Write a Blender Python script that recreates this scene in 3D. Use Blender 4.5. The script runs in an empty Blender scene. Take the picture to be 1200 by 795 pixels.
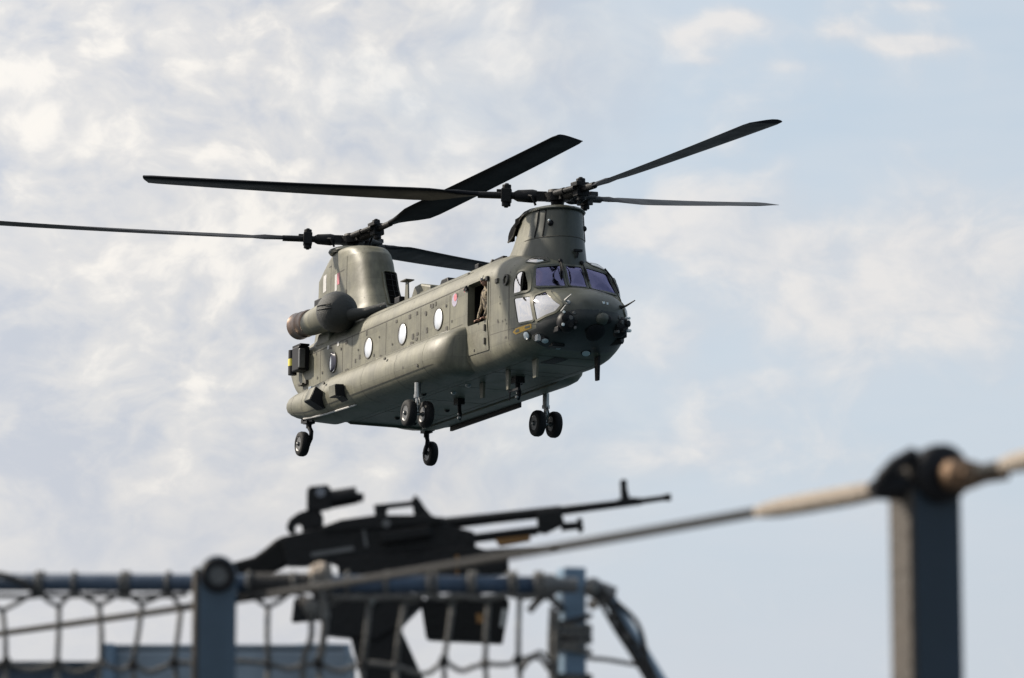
import bpy, bmesh, math, random
import numpy as np
from mathutils import Vector, Matrix
from mathutils.bvhtree import BVHTree
random.seed(7)
SC = bpy.context.scene
COL = SC.collection
R = math.radians

# ------------------------------------------------------------------ camera
CAMZ = 10.0
cd = bpy.data.cameras.new('camera'); cam = bpy.data.objects.new('camera', cd); COL.objects.link(cam)
cam.location = (0, 0, CAMZ); cam.rotation_euler = (R(98), 0, 0)
cd.sensor_width = 36.0; cd.lens = 120.0; cd.clip_start = 0.1; cd.clip_end = 80000
cd.dof.use_dof = True; cd.dof.focus_distance = 73.0; cd.dof.aperture_fstop = 5.5; cd.dof.aperture_blades = 0
SC.camera = cam

# ------------------------------------------------------------------ sky, sun, exposure
SUN_EL, SUN_AZ = R(34), R(-70)          # azimuth from +Y towards +X
S = Vector((math.sin(SUN_AZ)*math.cos(SUN_EL), math.cos(SUN_AZ)*math.cos(SUN_EL), math.sin(SUN_EL)))
world = bpy.data.worlds.new('World'); SC.world = world; world.use_nodes = True
def N(nt, t, **kw):
    n = nt.nodes.new(t)
    for k, v in kw.items(): setattr(n, k, v)
    return n
BANKS = [(-0.148, 0.2198, 0.0138, 0.0125, 0.24), (0.0013, 0.2315, 0.0138, 0.01, 0.17), (0.0665, 0.2375, 0.015, 0.0045, 0.17), (0.0511, 0.2307, 0.0112, 0.0045, 0.13), (0.0575, 0.2245, 0.0055, 0.002, 0.1), (0.1201, 0.2297, 0.0138, 0.0032, 0.2), (0.0984, 0.2341, 0.0075, 0.0035, 0.13), (0.1254, 0.242, 0.0125, 0.0025, 0.12), (0.0817, 0.2229, 0.0075, 0.0025, 0.08), (-0.0561, 0.2151, 0.0065, 0.005, 0.13), (-0.0895, 0.2355, 0.0225, 0.0088, 0.1), (-0.0102, 0.2407, 0.015, 0.005, 0.1), (0.0836, 0.1655, 0.0475, 0.0138, 0.17), (0.1469, 0.1655, 0.0275, 0.02, 0.18), (0.0758, 0.1476, 0.04, 0.01, 0.13), (0.1213, 0.145, 0.0375, 0.015, 0.12), (0.0406, 0.1745, 0.0175, 0.007, 0.12), (0.0452, 0.1069, 0.0425, 0.008, 0.15), (0.0832, 0.1272, 0.04, 0.01, 0.08), (-0.0658, 0.1552, 0.0175, 0.0125, 0.1), (-0.033, 0.1783, 0.04, 0.01, 0.06), (-0.1297, 0.1938, 0.025, 0.015, 0.06), (-0.076, 0.1655, 0.015, 0.01, 0.08), (-0.1215, 0.1578, 0.025, 0.0125, 0.05), (-0.0102, 0.1977, 0.0125, 0.01, 0.08), (0.1004, 0.0993, 0.05, 0.015, 0.06)]      # cloud banks: azimuth and height tangents, half sizes, thickness
def build_world():
    nt = world.node_tree; nt.nodes.clear(); L = nt.links.new
    out = N(nt, 'ShaderNodeOutputWorld'); bg = N(nt, 'ShaderNodeBackground'); L(bg.outputs[0], out.inputs[0])
    sky = N(nt, 'ShaderNodeTexSky', sky_type='NISHITA'); sky.sun_disc = False
    sky.sun_elevation = SUN_EL; sky.sun_rotation = SUN_AZ; sky.altitude = 10; sky.air_density = 1.0; sky.dust_density = 1.2; sky.ozone_density = 1.0
    tc = N(nt, 'ShaderNodeTexCoord')
    def vm(op, a, b=None):
        n = N(nt, 'ShaderNodeVectorMath', operation=op)
        for i, v in enumerate((a, b)):
            if v is None: continue
            if isinstance(v, (tuple, Vector)): n.inputs[i].default_value = tuple(v)
            else: L(v, n.inputs[i])
        return n.outputs['Value'] if op in ('DOT_PRODUCT', 'LENGTH', 'DISTANCE') else n.outputs[0]
    def mt(op, a, b=0.0, c=None, clamp=False):
        n = N(nt, 'ShaderNodeMath', operation=op); n.use_clamp = clamp
        for i, v in enumerate((a, b, c)):
            if v is None: continue
            if isinstance(v, (int, float)): n.inputs[i].default_value = v
            else: L(v, n.inputs[i])
        return n.outputs[0]
    def sstep(x, a, b):
        n = N(nt, 'ShaderNodeMapRange', interpolation_type='SMOOTHSTEP'); L(x, n.inputs[0])
        n.inputs[1].default_value = a; n.inputs[2].default_value = b
        return n.outputs[0]
    def noise(v, scale, detail=6, rough=.55, dist=0.0):
        n = N(nt, 'ShaderNodeTexNoise'); L(v, n.inputs['Vector']); n.inputs['Scale'].default_value = scale
        n.inputs['Detail'].default_value = detail; n.inputs['Roughness'].default_value = rough; n.inputs['Distortion'].default_value = dist
        return n.outputs[0]
    def mixc(f, a, b, blend='MIX'):
        n = N(nt, 'ShaderNodeMix', data_type='RGBA', blend_type=blend)
        if isinstance(f, (int, float)): n.inputs[0].default_value = f
        else: L(f, n.inputs[0])
        for i, v in ((6, a), (7, b)):
            if isinstance(v, tuple): n.inputs[i].default_value = v
            else: L(v, n.inputs[i])
        return n.outputs[2]
    d = vm('NORMALIZE', tc.outputs['Generated'])
    sx = N(nt, 'ShaderNodeSeparateXYZ'); L(d, sx.inputs[0]); X, Y, Z = sx.outputs
    flat = vm('MULTIPLY', d, (1, 1, 1.45))                        # clouds flattened towards the horizon
    flat2 = vm('MULTIPLY', d, (1, 1, 4.2))
    warp = N(nt, 'ShaderNodeTexNoise'); L(flat, warp.inputs['Vector']); warp.inputs['Scale'].default_value = 16; warp.inputs['Detail'].default_value = 3
    wv = vm('MULTIPLY', vm('SUBTRACT', warp.outputs[1], (.5, .5, .5)), (.045, .045, .045))
    fl = vm('ADD', flat, wv)
    # broken cloud cover: banks of cloud where the picture shows them, thicker to the left, thinning out to the right
    U = mt('DIVIDE', X, mt('MAXIMUM', Y, .05)); Vv = mt('DIVIDE', Z, mt('MAXIMUM', Y, .05)); ahead = sstep(Y, .1, .5)
    def bank(u, v, su, sv):
        a_ = mt('DIVIDE', mt('SUBTRACT', U, u), su); b_ = mt('DIVIDE', mt('SUBTRACT', Vv, v), sv)
        return mt('MULTIPLY', mt('EXPONENT', mt('MULTIPLY', mt('ADD', mt('MULTIPLY', a_, a_), mt('MULTIPLY', b_, b_)), -1.0)), ahead)
    puff = noise(fl, 28, 6, .54)
    puff_s = noise(vm('ADD', fl, tuple(S * .008)), 28, 6, .54)   # the same field sampled sunwards: lit and shaded edges
    lump = noise(vm('ADD', fl, (3.7, 1.2, .4)), 15, 4, .5)
    veil = noise(vm('ADD', flat2, (1.3, .2, 2.2)), 6, 4, .55)
    high = sstep(Z, .06, .12)
    relief = mt('SUBTRACT', puff, puff_s)
    # thin clear air, with a soft veil
    sd_ = vm('DOT_PRODUCT', d, tuple(S)); hazy = sstep(sd_, -.35, .25)          # the haze thins away from the sun and leaves plain blue sky
    clear = mixc(mt('ADD', mt('MULTIPLY', hazy, .6), .25), sky.outputs[0], (5.75, 6.75, 7.75, 1))
    low = sstep(Z, .12, .05)
    c = mixc(mt('MULTIPLY', mt('MULTIPLY', sstep(veil, .32, .68), .55), hazy), clear, (6.5, 6.95, 7.5, 1))
    c = mixc(mt('MULTIPLY', mt('MULTIPLY', low, .55), hazy), c, (6.2, 6.5, 7.05, 1))
    # the sheet of lumpy cloud on the sunward side: wobbling edge, soft relief, bright broken spots
    edge = mt('ADD', X, mt('MULTIPLY', mt('SUBTRACT', lump, .5), .16))
    sheet = sstep(edge, .065, -.05)
    tone = mt('ADD', mt('MULTIPLY', mt('SUBTRACT', lump, .5), 1.8), mt('MULTIPLY', mt('SUBTRACT', puff, .5), 1.15))
    tone = mt('ADD', mt('MULTIPLY', mt('ADD', tone, mt('MULTIPLY', relief, 2.6)), mt('ADD', mt('MULTIPLY', high, .75), .25)), .42)
    for u, v, su, sv, am in BANKS: tone = mt('ADD', tone, mt('MULTIPLY', bank(u, v, su, sv), am*2.2))
    t1 = sstep(tone, 0.0, .8); t2 = sstep(tone, .62, 1.15)
    sc = mixc(t1, (5.4, 5.65, 6.25, 1), (7.15, 6.98, 6.85, 1)); sc = mixc(t2, sc, (9.3, 8.8, 8.1, 1))
    c = mixc(mt('MULTIPLY', mt('MULTIPLY', sheet, .88), hazy), c, sc)
    # scattered soft banks elsewhere
    cover = mt('ADD', mt('MULTIPLY', puff, .5), mt('MULTIPLY', lump, .5))
    cover = mt('SUBTRACT', cover, mt('MULTIPLY', low, .06))
    for u, v, su, sv, am in BANKS: cover = mt('ADD', cover, mt('MULTIPLY', bank(u, v, su, sv), am*1.35))
    m1 = mt('MULTIPLY', sstep(cover, .485, .74), mt('SUBTRACT', 1.0, mt('MULTIPLY', sheet, .8)))
    lit = mt('ADD', mt('MULTIPLY', relief, 4.0), mt('MULTIPLY', m1, .7), clamp=True)
    c = mixc(mt('MULTIPLY', mt('MULTIPLY', m1, .75), mt('ADD', mt('MULTIPLY', hazy, .8), .2)), c, mixc(lit, (6.5, 6.65, 7.0, 1), (8.5, 8.1, 7.75, 1)))
    sunny = mt('POWER', mt('MAXIMUM', vm('DOT_PRODUCT', d, tuple(S)), 0.0), 3.0)
    # brightening towards the veiled sun
    glow = mt('ADD', mt('MULTIPLY', sunny, 1.0), 1.0)
    cg = vm('SCALE', c); cg_node = cg.node; L(glow, cg_node.inputs['Scale'])
    L(cg, bg.inputs[0]); bg.inputs[1].default_value = 0.075
build_world(); world.cycles.sampling_method = 'MANUAL'; world.cycles.sample_map_resolution = 512
sd = bpy.data.lights.new('sun', 'SUN'); sd.energy = 4.7; sd.angle = R(3.0); sd.color = (1.0, .9, .76)
sun = bpy.data.objects.new('sun', sd); COL.objects.link(sun)
sun.rotation_euler = S.to_track_quat('Z', 'Y').to_euler(); sun.location = (-30, 10, 60)
SC.view_settings.view_transform = 'Standard'; SC.view_settings.look = 'None'; SC.view_settings.gamma = 1.0
SC.view_settings.use_curve_mapping = False; SC.view_settings.exposure = 0.415
SC.cycles.max_bounces = 8; SC.cycles.caustics_reflective = False; SC.cycles.caustics_refractive = False
SC.cycles.use_denoising = True

# ------------------------------------------------------------------ materials
MATS = {}
def mat(name, col, rough=.5, metal=0.0, spec=.5, var=0.0, scale=6.0, bump=0.0, streak=0.0, stain=None, coat=0.0, stretch=(1, 1, 1), detail=5, panels=0.0):
    """Principled paint: noise mottling (var), vertical run-off streaks (streak), fine relief (bump)."""
    m = bpy.data.materials.new(name); m.use_nodes = True; nt = m.node_tree; L = nt.links.new
    b = nt.nodes['Principled BSDF']; b.inputs['Roughness'].default_value = rough; b.inputs['Metallic'].default_value = metal
    b.inputs['Specular IOR Level'].default_value = spec; b.inputs['Coat Weight'].default_value = coat
    b.inputs['Base Color'].default_value = (*col, 1)
    tc = N(nt, 'ShaderNodeTexCoord'); mp = N(nt, 'ShaderNodeMapping'); L(tc.outputs['Object'], mp.inputs[0]); mp.inputs['Scale'].default_value = stretch
    if var or streak:
        def mul(c_in, fac_sock, lo, hi):
            r = N(nt, 'ShaderNodeMapRange'); L(fac_sock, r.inputs[0]); r.inputs[1].default_value = .3; r.inputs[2].default_value = .7
            r.inputs[3].default_value = lo; r.inputs[4].default_value = hi
            x = N(nt, 'ShaderNodeVectorMath', operation='SCALE')
            if isinstance(c_in, tuple): x.inputs[0].default_value = c_in
            else: L(c_in, x.inputs[0])
            L(r.outputs[0], x.inputs['Scale']); return x.outputs[0]
        c = tuple(col)
        n1 = N(nt, 'ShaderNodeTexNoise'); L(mp.outputs[0], n1.inputs['Vector']); n1.inputs['Scale'].default_value = scale; n1.inputs['Detail'].default_value = detail
        c = mul(c, n1.outputs[0], 1 - var, 1 + var)
        if streak:
            mp2 = N(nt, 'ShaderNodeMapping'); L(tc.outputs['Object'], mp2.inputs[0]); mp2.inputs['Scale'].default_value = (7, 7, .7)
            n2 = N(nt, 'ShaderNodeTexNoise'); L(mp2.outputs[0], n2.inputs['Vector']); n2.inputs['Scale'].default_value = 1.6; n2.inputs['Detail'].default_value = 7
            c = mul(c, n2.outputs[0], 1 - streak, 1 + streak * .7)
        if panels:       # skin panels resprayed at different times: tone shifts from panel to panel
            sp = N(nt, 'ShaderNodeSeparateXYZ'); L(tc.outputs['Object'], sp.inputs[0]); cb = N(nt, 'ShaderNodeCombineXYZ'); L(sp.outputs[0], cb.inputs[0]); L(sp.outputs[2], cb.inputs[1])
            bk = N(nt, 'ShaderNodeTexBrick'); L(cb.outputs[0], bk.inputs['Vector']); bk.inputs['Scale'].default_value = 1.0; bk.inputs['Brick Width'].default_value = .82; bk.inputs['Row Height'].default_value = .47
            bk.inputs['Mortar Size'].default_value = .006; bk.inputs['Color1'].default_value = (.62, .62, .62, 1); bk.inputs['Color2'].default_value = (.38, .38, .38, 1); bk.inputs['Mortar'].default_value = (.1, .1, .1, 1); bk.inputs['Bias'].default_value = 0
            c = mul(c, bk.outputs[0], 1 - panels, 1 + panels)
            n6 = N(nt, 'ShaderNodeTexNoise'); L(tc.outputs['Object'], n6.inputs['Vector']); n6.inputs['Scale'].default_value = 22; n6.inputs['Detail'].default_value = 3
            r6 = N(nt, 'ShaderNodeMapRange'); L(n6.outputs[0], r6.inputs[0]); r6.inputs[1].default_value = .66; r6.inputs[2].default_value = .74; r6.inputs[3].default_value = 1.0; r6.inputs[4].default_value = .55     # chips and oil spots
            x6 = N(nt, 'ShaderNodeVectorMath', operation='SCALE'); L(c, x6.inputs[0]); L(r6.outputs[0], x6.inputs['Scale']); c = x6.outputs[0]
        if stain:
            n3 = N(nt, 'ShaderNodeTexNoise'); L(mp.outputs[0], n3.inputs['Vector']); n3.inputs['Scale'].default_value = scale * .6; n3.inputs['Detail'].default_value = 8; n3.inputs['Roughness'].default_value = .7
            r3 = N(nt, 'ShaderNodeMapRange'); L(n3.outputs[0], r3.inputs[0]); r3.inputs[1].default_value = .55; r3.inputs[2].default_value = .75; r3.inputs[4].default_value = .8
            mx = N(nt, 'ShaderNodeMix', data_type='RGBA'); L(r3.outputs[0], mx.inputs[0]); L(c, mx.inputs[6]); mx.inputs[7].default_value = (*stain, 1); c = mx.outputs[2]
        L(c, b.inputs['Base Color'])
        r4 = N(nt, 'ShaderNodeMapRange'); L(n1.outputs[0], r4.inputs[0]); r4.inputs[3].default_value = rough - .1; r4.inputs[4].default_value = rough + .12; L(r4.outputs[0], b.inputs['Roughness'])
    if bump:
        n5 = N(nt, 'ShaderNodeTexNoise'); L(mp.outputs[0], n5.inputs['Vector']); n5.inputs['Scale'].default_value = scale * 2.2; n5.inputs['Detail'].default_value = 4
        bp = N(nt, 'ShaderNodeBump'); bp.inputs['Strength'].default_value = bump; bp.inputs['Distance'].default_value = .03
        L(n5.outputs[0], bp.inputs['Height']); L(bp.outputs[0], b.inputs['Normal'])
    MATS[name] = m; return m
def glass(name, tint, gloss_col, base_refl, rough=.02, bump=.0):
    m = bpy.data.materials.new(name); m.use_nodes = True; nt = m.node_tree; nt.nodes.clear(); L = nt.links.new
    out = N(nt, 'ShaderNodeOutputMaterial'); mx = N(nt, 'ShaderNodeMixShader'); tr = N(nt, 'ShaderNodeBsdfTransparent'); gl = N(nt, 'ShaderNodeBsdfGlossy')
    tr.inputs[0].default_value = (*tint, 1); gl.inputs[0].default_value = (*gloss_col, 1); gl.inputs['Roughness'].default_value = rough
    fr = N(nt, 'ShaderNodeFresnel'); fr.inputs[0].default_value = 1.5; ad = N(nt, 'ShaderNodeMath', operation='ADD'); ad.use_clamp = True
    L(fr.outputs[0], ad.inputs[0]); ad.inputs[1].default_value = base_refl; L(ad.outputs[0], mx.inputs[0]); L(tr.outputs[0], mx.inputs[1]); L(gl.outputs[0], mx.inputs[2]); L(mx.outputs[0], out.inputs[0])
    if bump:
        tc = N(nt, 'ShaderNodeTexCoord'); n = N(nt, 'ShaderNodeTexNoise'); L(tc.outputs['Object'], n.inputs['Vector']); n.inputs['Scale'].default_value = 3.0; mpg = N(nt, 'ShaderNodeMapping'); mpg.inputs['Scale'].default_value = (1.5, 3.0, .5); L(tc.outputs['Object'], mpg.inputs[0]); L(mpg.outputs[0], n.inputs['Vector'])
        bp = N(nt, 'ShaderNodeBump'); bp.inputs['Strength'].default_value = bump; bp.inputs['Distance'].default_value = .05; L(n.outputs[0], bp.inputs['Height']); L(bp.outputs[0], gl.inputs['Normal'])
    MATS[name] = m; return m
OLIVE = (.134, .129, .093)
mat('olive_paint', OLIVE, .50, var=.22, scale=2.2, streak=.19, panels=.20, bump=.16, stain=(.085, .075, .05))
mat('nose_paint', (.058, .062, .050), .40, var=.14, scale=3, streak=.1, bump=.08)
mat('chin_shade', (.022, .024, .024), .4, var=.2, scale=5, bump=.1)
mat('seam_dark', (.045, .04, .03), .6)
mat('locker_paint', (.17, .215, .26), .45, var=.14, scale=9, streak=.15, bump=.1)
mat('blade_paint', (.006, .0065, .009), .5, spec=.12, var=.2, scale=3)
mat('hub_metal', (.008, .008, .009), .5, metal=.0, spec=.2, var=.25, scale=18, bump=.3)
mat('black_metal', (.009, .009, .011), .5, metal=.0, spec=.22, var=.2, scale=14)
mat('black_void', (.004, .004, .004), .9, spec=.04)
mat('rubber', (.009, .009, .010), .75, spec=.3, var=.2, scale=20, bump=.2)
mat('rim_metal', (.10, .10, .10), .4, metal=.2, var=.2, scale=20)
mat('strut_metal', (.32, .32, .31), .3, metal=.8, var=.2, scale=20)
mat('exhaust_metal', (.15, .105, .08), .36, metal=.85, var=.35, scale=5, stain=(.09, .06, .045))
mat('screen_mesh', (.035, .037, .036), .55, metal=.3, var=.2, scale=40, bump=.5)
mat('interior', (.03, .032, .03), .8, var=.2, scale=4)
mat('white_pane', (.46, .47, .49), .10, spec=.8, coat=1.0, var=.12, scale=9)
mat('lamp_lens', (.62, .68, .70), .1, spec=.8, coat=.8)
mat('yellow_paint', (.62, .36, .04), .5, var=.2, scale=30)
mat('pink_paint', (.52, .16, .19), .5, var=.15, scale=30)
mat('lavender_paint', (.36, .33, .42), .5, var=.15, scale=30)
mat('pale_paint', (.48, .47, .46), .5, var=.1, scale=30)
mat('yellow_band', (.70, .60, .08), .5)
glass('windscreen_glass', (.42, .39, .60), (.62, .58, .96), .19, .09, 0)
glass('cabin_glass', (.06, .06, .07), (.97, .97, .97), .84, .28, 0)
glass('clear_glass', (.8, .82, .84), (.9, .9, .9), .05, .02, .1)
glass('side_glass', (.10, .10, .12), (.95, .92, .90), .55, .07, 0)
mat('ship_paint', (.036, .062, .105), .42, var=.16, scale=14, streak=.12, bump=.15, stain=(.05, .06, .075))
mat('ship_paint_pale', (.13, .20, .28), .45, var=.16, scale=14, streak=.12, bump=.15)
mat('sunlit_edge_beige', (.058, .048, .039), .7, var=.25, scale=30, streak=.2, bump=.3)
mat('stanchion_paint', (.015, .030, .050), .45, var=.15, scale=9, streak=.15, bump=.06)
mat('stanchion_paint_blue', (.05, .085, .125), .45, var=.15, scale=9, streak=.15, bump=.06)
mat('rope', (.17, .165, .155), .85, var=.3, scale=60, bump=.8, stretch=(1, 1, 1))
mat('rope_dark', (.045, .043, .042), .85, var=.3, scale=60, bump=.8)
mat('wire_rope', (.022, .0215, .021), .6, metal=.0, spec=.25, var=.3, scale=120, bump=.6)
mat('sleeve_canvas', (.30, .255, .21), .8, var=.2, scale=50, bump=.5, stain=(.2, .15, .11))
mat('shackle_bronze', (.16, .10, .06), .45, metal=.6, var=.3, scale=40, bump=.4)
mat('gun_metal', (.0035, .0035, .004), .40, metal=.0, spec=.25, var=.3, scale=30, bump=.2)
mat('gun_polymer', (.003, .003, .003), .5, spec=.2, var=.2, scale=30, bump=.2)
mat('brass', (.20, .10, .03), .5, metal=.3, var=.3, scale=40)
mat('sight_lens', (.03, .03, .06), .08, spec=1.0, coat=1)
mat('deck_paint', (.10, .11, .12), .8, var=.2, scale=8, bump=.4)
mat('skin', (.36, .20, .14), .5, var=.1, scale=30)
mat('helmet_paint', (.09, .09, .06), .45)
mat('visor', (.01, .01, .012), .1, spec=.8)

# ------------------------------------------------------------------ mesh helpers
class MB:
    def __init__(s): s.v = []; s.f = []; s.M = Matrix()
    def add(s, vs, fs):
        o = len(s.v); s.v += [tuple(s.M @ Vector(p)) for p in vs]; s.f += [tuple(i + o for i in f) for f in fs]; return s
    def box(s, c, d, rot=None):
        hx, hy, hz = d[0]/2, d[1]/2, d[2]/2; c = Vector(c)
        pts = [Vector((x, y, z)) for x in (-hx, hx) for y in (-hy, hy) for z in (-hz, hz)]
        if rot is not None: pts = [rot @ p for p in pts]
        return s.add([c + p for p in pts], [(0,1,3,2),(4,6,7,5),(0,4,5,1),(2,3,7,6),(0,2,6,4),(1,5,7,3)])
    def loft(s, rings, cap=True, closed=True):
        n = len(rings[0]); vs = [p for r in rings for p in r]; fs = []
        for i in range(len(rings) - 1):
            for j in range(n if closed else n - 1):
                a, b = i*n + j, i*n + (j+1) % n; fs.append((a, b, b + n, a + n))
        if cap and closed: fs.append(tuple(range(n))[::-1]); fs.append(tuple((len(rings)-1)*n + j for j in range(n)))
        return s.add(vs, fs)
    def tube(s, path, r, n=10, cap=True):
        path = [Vector(p) for p in path]; rs = r if isinstance(r, (list, tuple)) else [r]*len(path)
        rings = []; prev = None
        for i, p in enumerate(path):
            t = (path[min(i+1, len(path)-1)] - path[max(i-1, 0)])
            if t.length < 1e-9: t = Vector((0, 0, 1))
            t.normalize()
            if prev is None:
                a = Vector((0, 0, 1)) if abs(t.z) < .9 else Vector((1, 0, 0)); u = t.cross(a).normalized()
            else:
                u = (prev - t * prev.dot(t)); u = u.normalized() if u.length > 1e-6 else t.orthogonal().normalized()
            prev = u; w = t.cross(u)
            rings.append([p + (u*math.cos(k*2*math.pi/n) + w*math.sin(k*2*math.pi/n)) * rs[i] for k in range(n)])
        return s.loft(rings, cap)
    def cyl(s, a, b, r0, r1=None, n=16): return s.tube([a, b], [r0, r0 if r1 is None else r1], n)
    def lathe(s, prof, origin, axis, n=24, cap=True):
        """prof: (distance along axis, radius) pairs"""
        o = Vector(origin); t = Vector(axis).normalized(); u = t.orthogonal().normalized(); w = t.cross(u)
        return s.loft([[o + t*d + (u*math.cos(k*2*math.pi/n) + w*math.sin(k*2*math.pi/n))*max(r, 1e-4) for k in range(n)] for d, r in prof], cap)
    def ball(s, c, r, n=14, m=9, sc=(1, 1, 1)):
        c = Vector(c); return s.loft([[c + Vector((r*sc[0]*math.sin(a)*math.cos(k*2*math.pi/n), r*sc[1]*math.sin(a)*math.sin(k*2*math.pi/n), r*sc[2]*math.cos(a))) for k in range(n)] for a in [max(.001, min(math.pi-.001, math.pi*i/m)) for i in range(m+1)]], True)
    def prism(s, poly, y0, y1, plane='xz'):
        """extrude a polygon through a thickness"""
        n = len(poly)
        if plane == 'xz': a = [(p[0], y0, p[1]) for p in poly]; b = [(p[0], y1, p[1]) for p in poly]
        elif plane == 'xy': a = [(p[0], p[1], y0) for p in poly]; b = [(p[0], p[1], y1) for p in poly]
        else: a = [(y0, p[0], p[1]) for p in poly]; b = [(y1, p[0], p[1]) for p in poly]
        return s.add(a + b, [tuple(range(n))[::-1], tuple(range(n, 2*n))] + [(i, (i+1) % n, n + (i+1) % n, n + i) for i in range(n)])
    def build(s, name, m, parent=None, smooth=None, bevel=0.0, label=None):
        me = bpy.data.meshes.new(name); me.from_pydata(s.v, [], s.f); me.update()
        bm = bmesh.new(); bm.from_mesh(me); bmesh.ops.recalc_face_normals(bm, faces=bm.faces); bm.to_mesh(me); bm.free()
        me.materials.append(MATS[m] if isinstance(m, str) else m)
        o = bpy.data.objects.new(name, me); COL.objects.link(o)
        if parent is not None: o.parent = parent
        if bevel:
            b = o.modifiers.new('bevel', 'BEVEL'); b.width = bevel; b.segments = 2; b.limit_method = 'ANGLE'; b.angle_limit = R(35)
        if smooth is not None:
            me.polygons.foreach_set('use_smooth', [True]*len(me.polygons))
            if smooth < 179: me.set_sharp_from_angle(angle=R(smooth))
        if label: o['label'] = label
        return o
def empty(name, loc=(0, 0, 0), rot=None):
    o = bpy.data.objects.new(name, None); COL.objects.link(o); o.empty_display_size = .2; o.location = loc
    if rot is not None: o.rotation_euler = rot
    return o
def tag(o, label, cat, group=None):
    o['label'] = label; o['category'] = cat
    if group: o['group'] = group
    return o
def copy_part(o, parent, name=None):
    c = o.copy(); COL.objects.link(c); c.parent = parent
    return c

# ------------------------------------------------------------------ setting: sea and deck
s = MB(); s.add([(-30000, -30000, 0), (30000, -30000, 0), (30000, 30000, 0), (-30000, 30000, 0)], [(0, 1, 2, 3)])
mat('sea_water', (.012, .03, .04), .22, spec=.5, bump=0)
o = s.build('sea', 'sea_water'); o['kind'] = 'structure'
s = MB(); s.box((0.3, 3.2, (CAMZ - .72 - 1)/2), (7.0, 15.6, CAMZ - .72 + 1)); o = s.build('deck', 'deck_paint'); o['kind'] = 'structure'

# ================================================================== HELICOPTER (local frame: x forward, y to port, z up, metres)
heli = empty('helicopter')
tag(heli, 'olive green twin-rotor transport helicopter hovering above the ship with its crew door open', 'helicopter')
heli.matrix_world = Matrix(((0.41999, 0.90749, 0.00815, 0.96058), (-0.9069, 0.41935, 0.04086, 73.49087), (0.03366, -0.02455, 0.99913, 9.21268 + CAMZ), (0, 0, 0, 1)))
def pchip(xs, ys, x):
    xs=np.array(xs,float); ys=np.array(ys,float)
    if xs[0]>xs[-1]: xs=xs[::-1]; ys=ys[::-1]
    h=np.diff(xs); d=np.diff(ys)/h; m=np.zeros_like(ys)
    m[0]=d[0]; m[-1]=d[-1]
    for i in range(1,len(xs)-1):
        if d[i-1]*d[i]>0:
            w1=2*h[i]+h[i-1]; w2=h[i]+2*h[i-1]
            m[i]=(w1+w2)/(w1/d[i-1]+w2/d[i])
    x=np.clip(np.atleast_1d(x),xs[0],xs[-1]); k=np.clip(np.searchsorted(xs,x)-1,0,len(h)-1)
    t=(x-xs[k])/h[k]
    return ((2*t**3-3*t**2+1)*ys[k]+(t**3-2*t**2+t)*h[k]*m[k]+(-2*t**3+3*t**2)*ys[k+1]+(t**3-t**2)*h[k]*m[k+1])
HT=dict(
 zt=[(2.12,1.42),(2.09,1.52),(1.95,1.71),(1.7,1.88),(1.4,2.0),(1.12,2.07),(.8,2.59),(.65,2.72),(.45,2.82),(.2,2.92),(-.3,3.05),(-1,3.17),(-1.5,3.2),(-10.8,3.2),(-11.7,3.12),(-12.4,2.95),(-12.85,2.72),(-13.1,2.45)],
 zb=[(2.12,1.3),(2.09,1.18),(1.95,1.03),(1.7,.9),(1.4,.8),(1.1,.73),(.7,.65),(.3,.58),(-.2,.56),(-9.5,.56),(-10,.62),(-11,.98),(-12,1.37),(-12.6,1.68),(-13,2.05),(-13.1,2.25)],
 w=[(2.12,.1),(2.09,.3),(1.95,.56),(1.7,.82),(1.4,1.0),(1.1,1.1),(.8,1.17),(.5,1.22),(.2,1.25),(-.2,1.27),(-11.5,1.27),(-12.5,1.24),(-13.1,1.15)],
 wb=[(2.12,.03),(1.95,.2),(1.4,.45),(1.1,.55),(.5,.7),(0,.8),(-.5,.86),(-9.5,.9),(-11,1.0),(-13.1,1.0)],
 zc=[(2.12,1.34),(1.95,1.3),(1.4,1.2),(1.1,1.15),(.5,1.05),(0,1.0),(-9.8,1.0),(-11,1.25),(-12,1.6),(-13.1,2.3)],
 zs=[(2.12,1.38),(1.95,1.42),(1.4,1.5),(1.1,1.6),(.8,1.72),(.65,1.9),(.4,2.15),(0,2.3),(-1,2.4),(-10.8,2.42),(-12,2.42),(-13.1,2.32)],
 ex=[(2.12,2.0),(1.1,2.1),(.85,2.1),(.65,2.9),(.4,2.7),(0,2.3),(-13.1,2.2)])
def hp(k,x):
    a=HT[k]; return pchip([p[0] for p in a],[p[1] for p in a],x)
def stations():
    return np.concatenate([np.array([2.12,2.115,2.105,2.09,2.07,2.045]),np.arange(2.02,0.0,-.03),np.arange(0,-9.4,-.06),np.arange(-9.4,-13.1,-.05),[-13.1]])
NB,NC,NS,NR=6,8,24,26
def ring(zt,zb,w,wb,zc,zs,ex):
    pts=[]
    for i in range(NB): pts.append((wb*i/NB,zb))
    for i in range(NC):
        a=i/NC*math.pi/2; pts.append((wb+(w-wb)*math.sin(a)**.9,zc-(zc-zb)*math.cos(a)**.9))
    for i in range(NS): pts.append((w,zc+(zs-zc)*i/NS))
    for i in range(NR+1):
        a=i/NR*math.pi/2; pts.append((w*max(math.cos(a),0)**(2/ex),zs+(zt-zs)*math.sin(a)**(2/ex)))
    return pts
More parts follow.
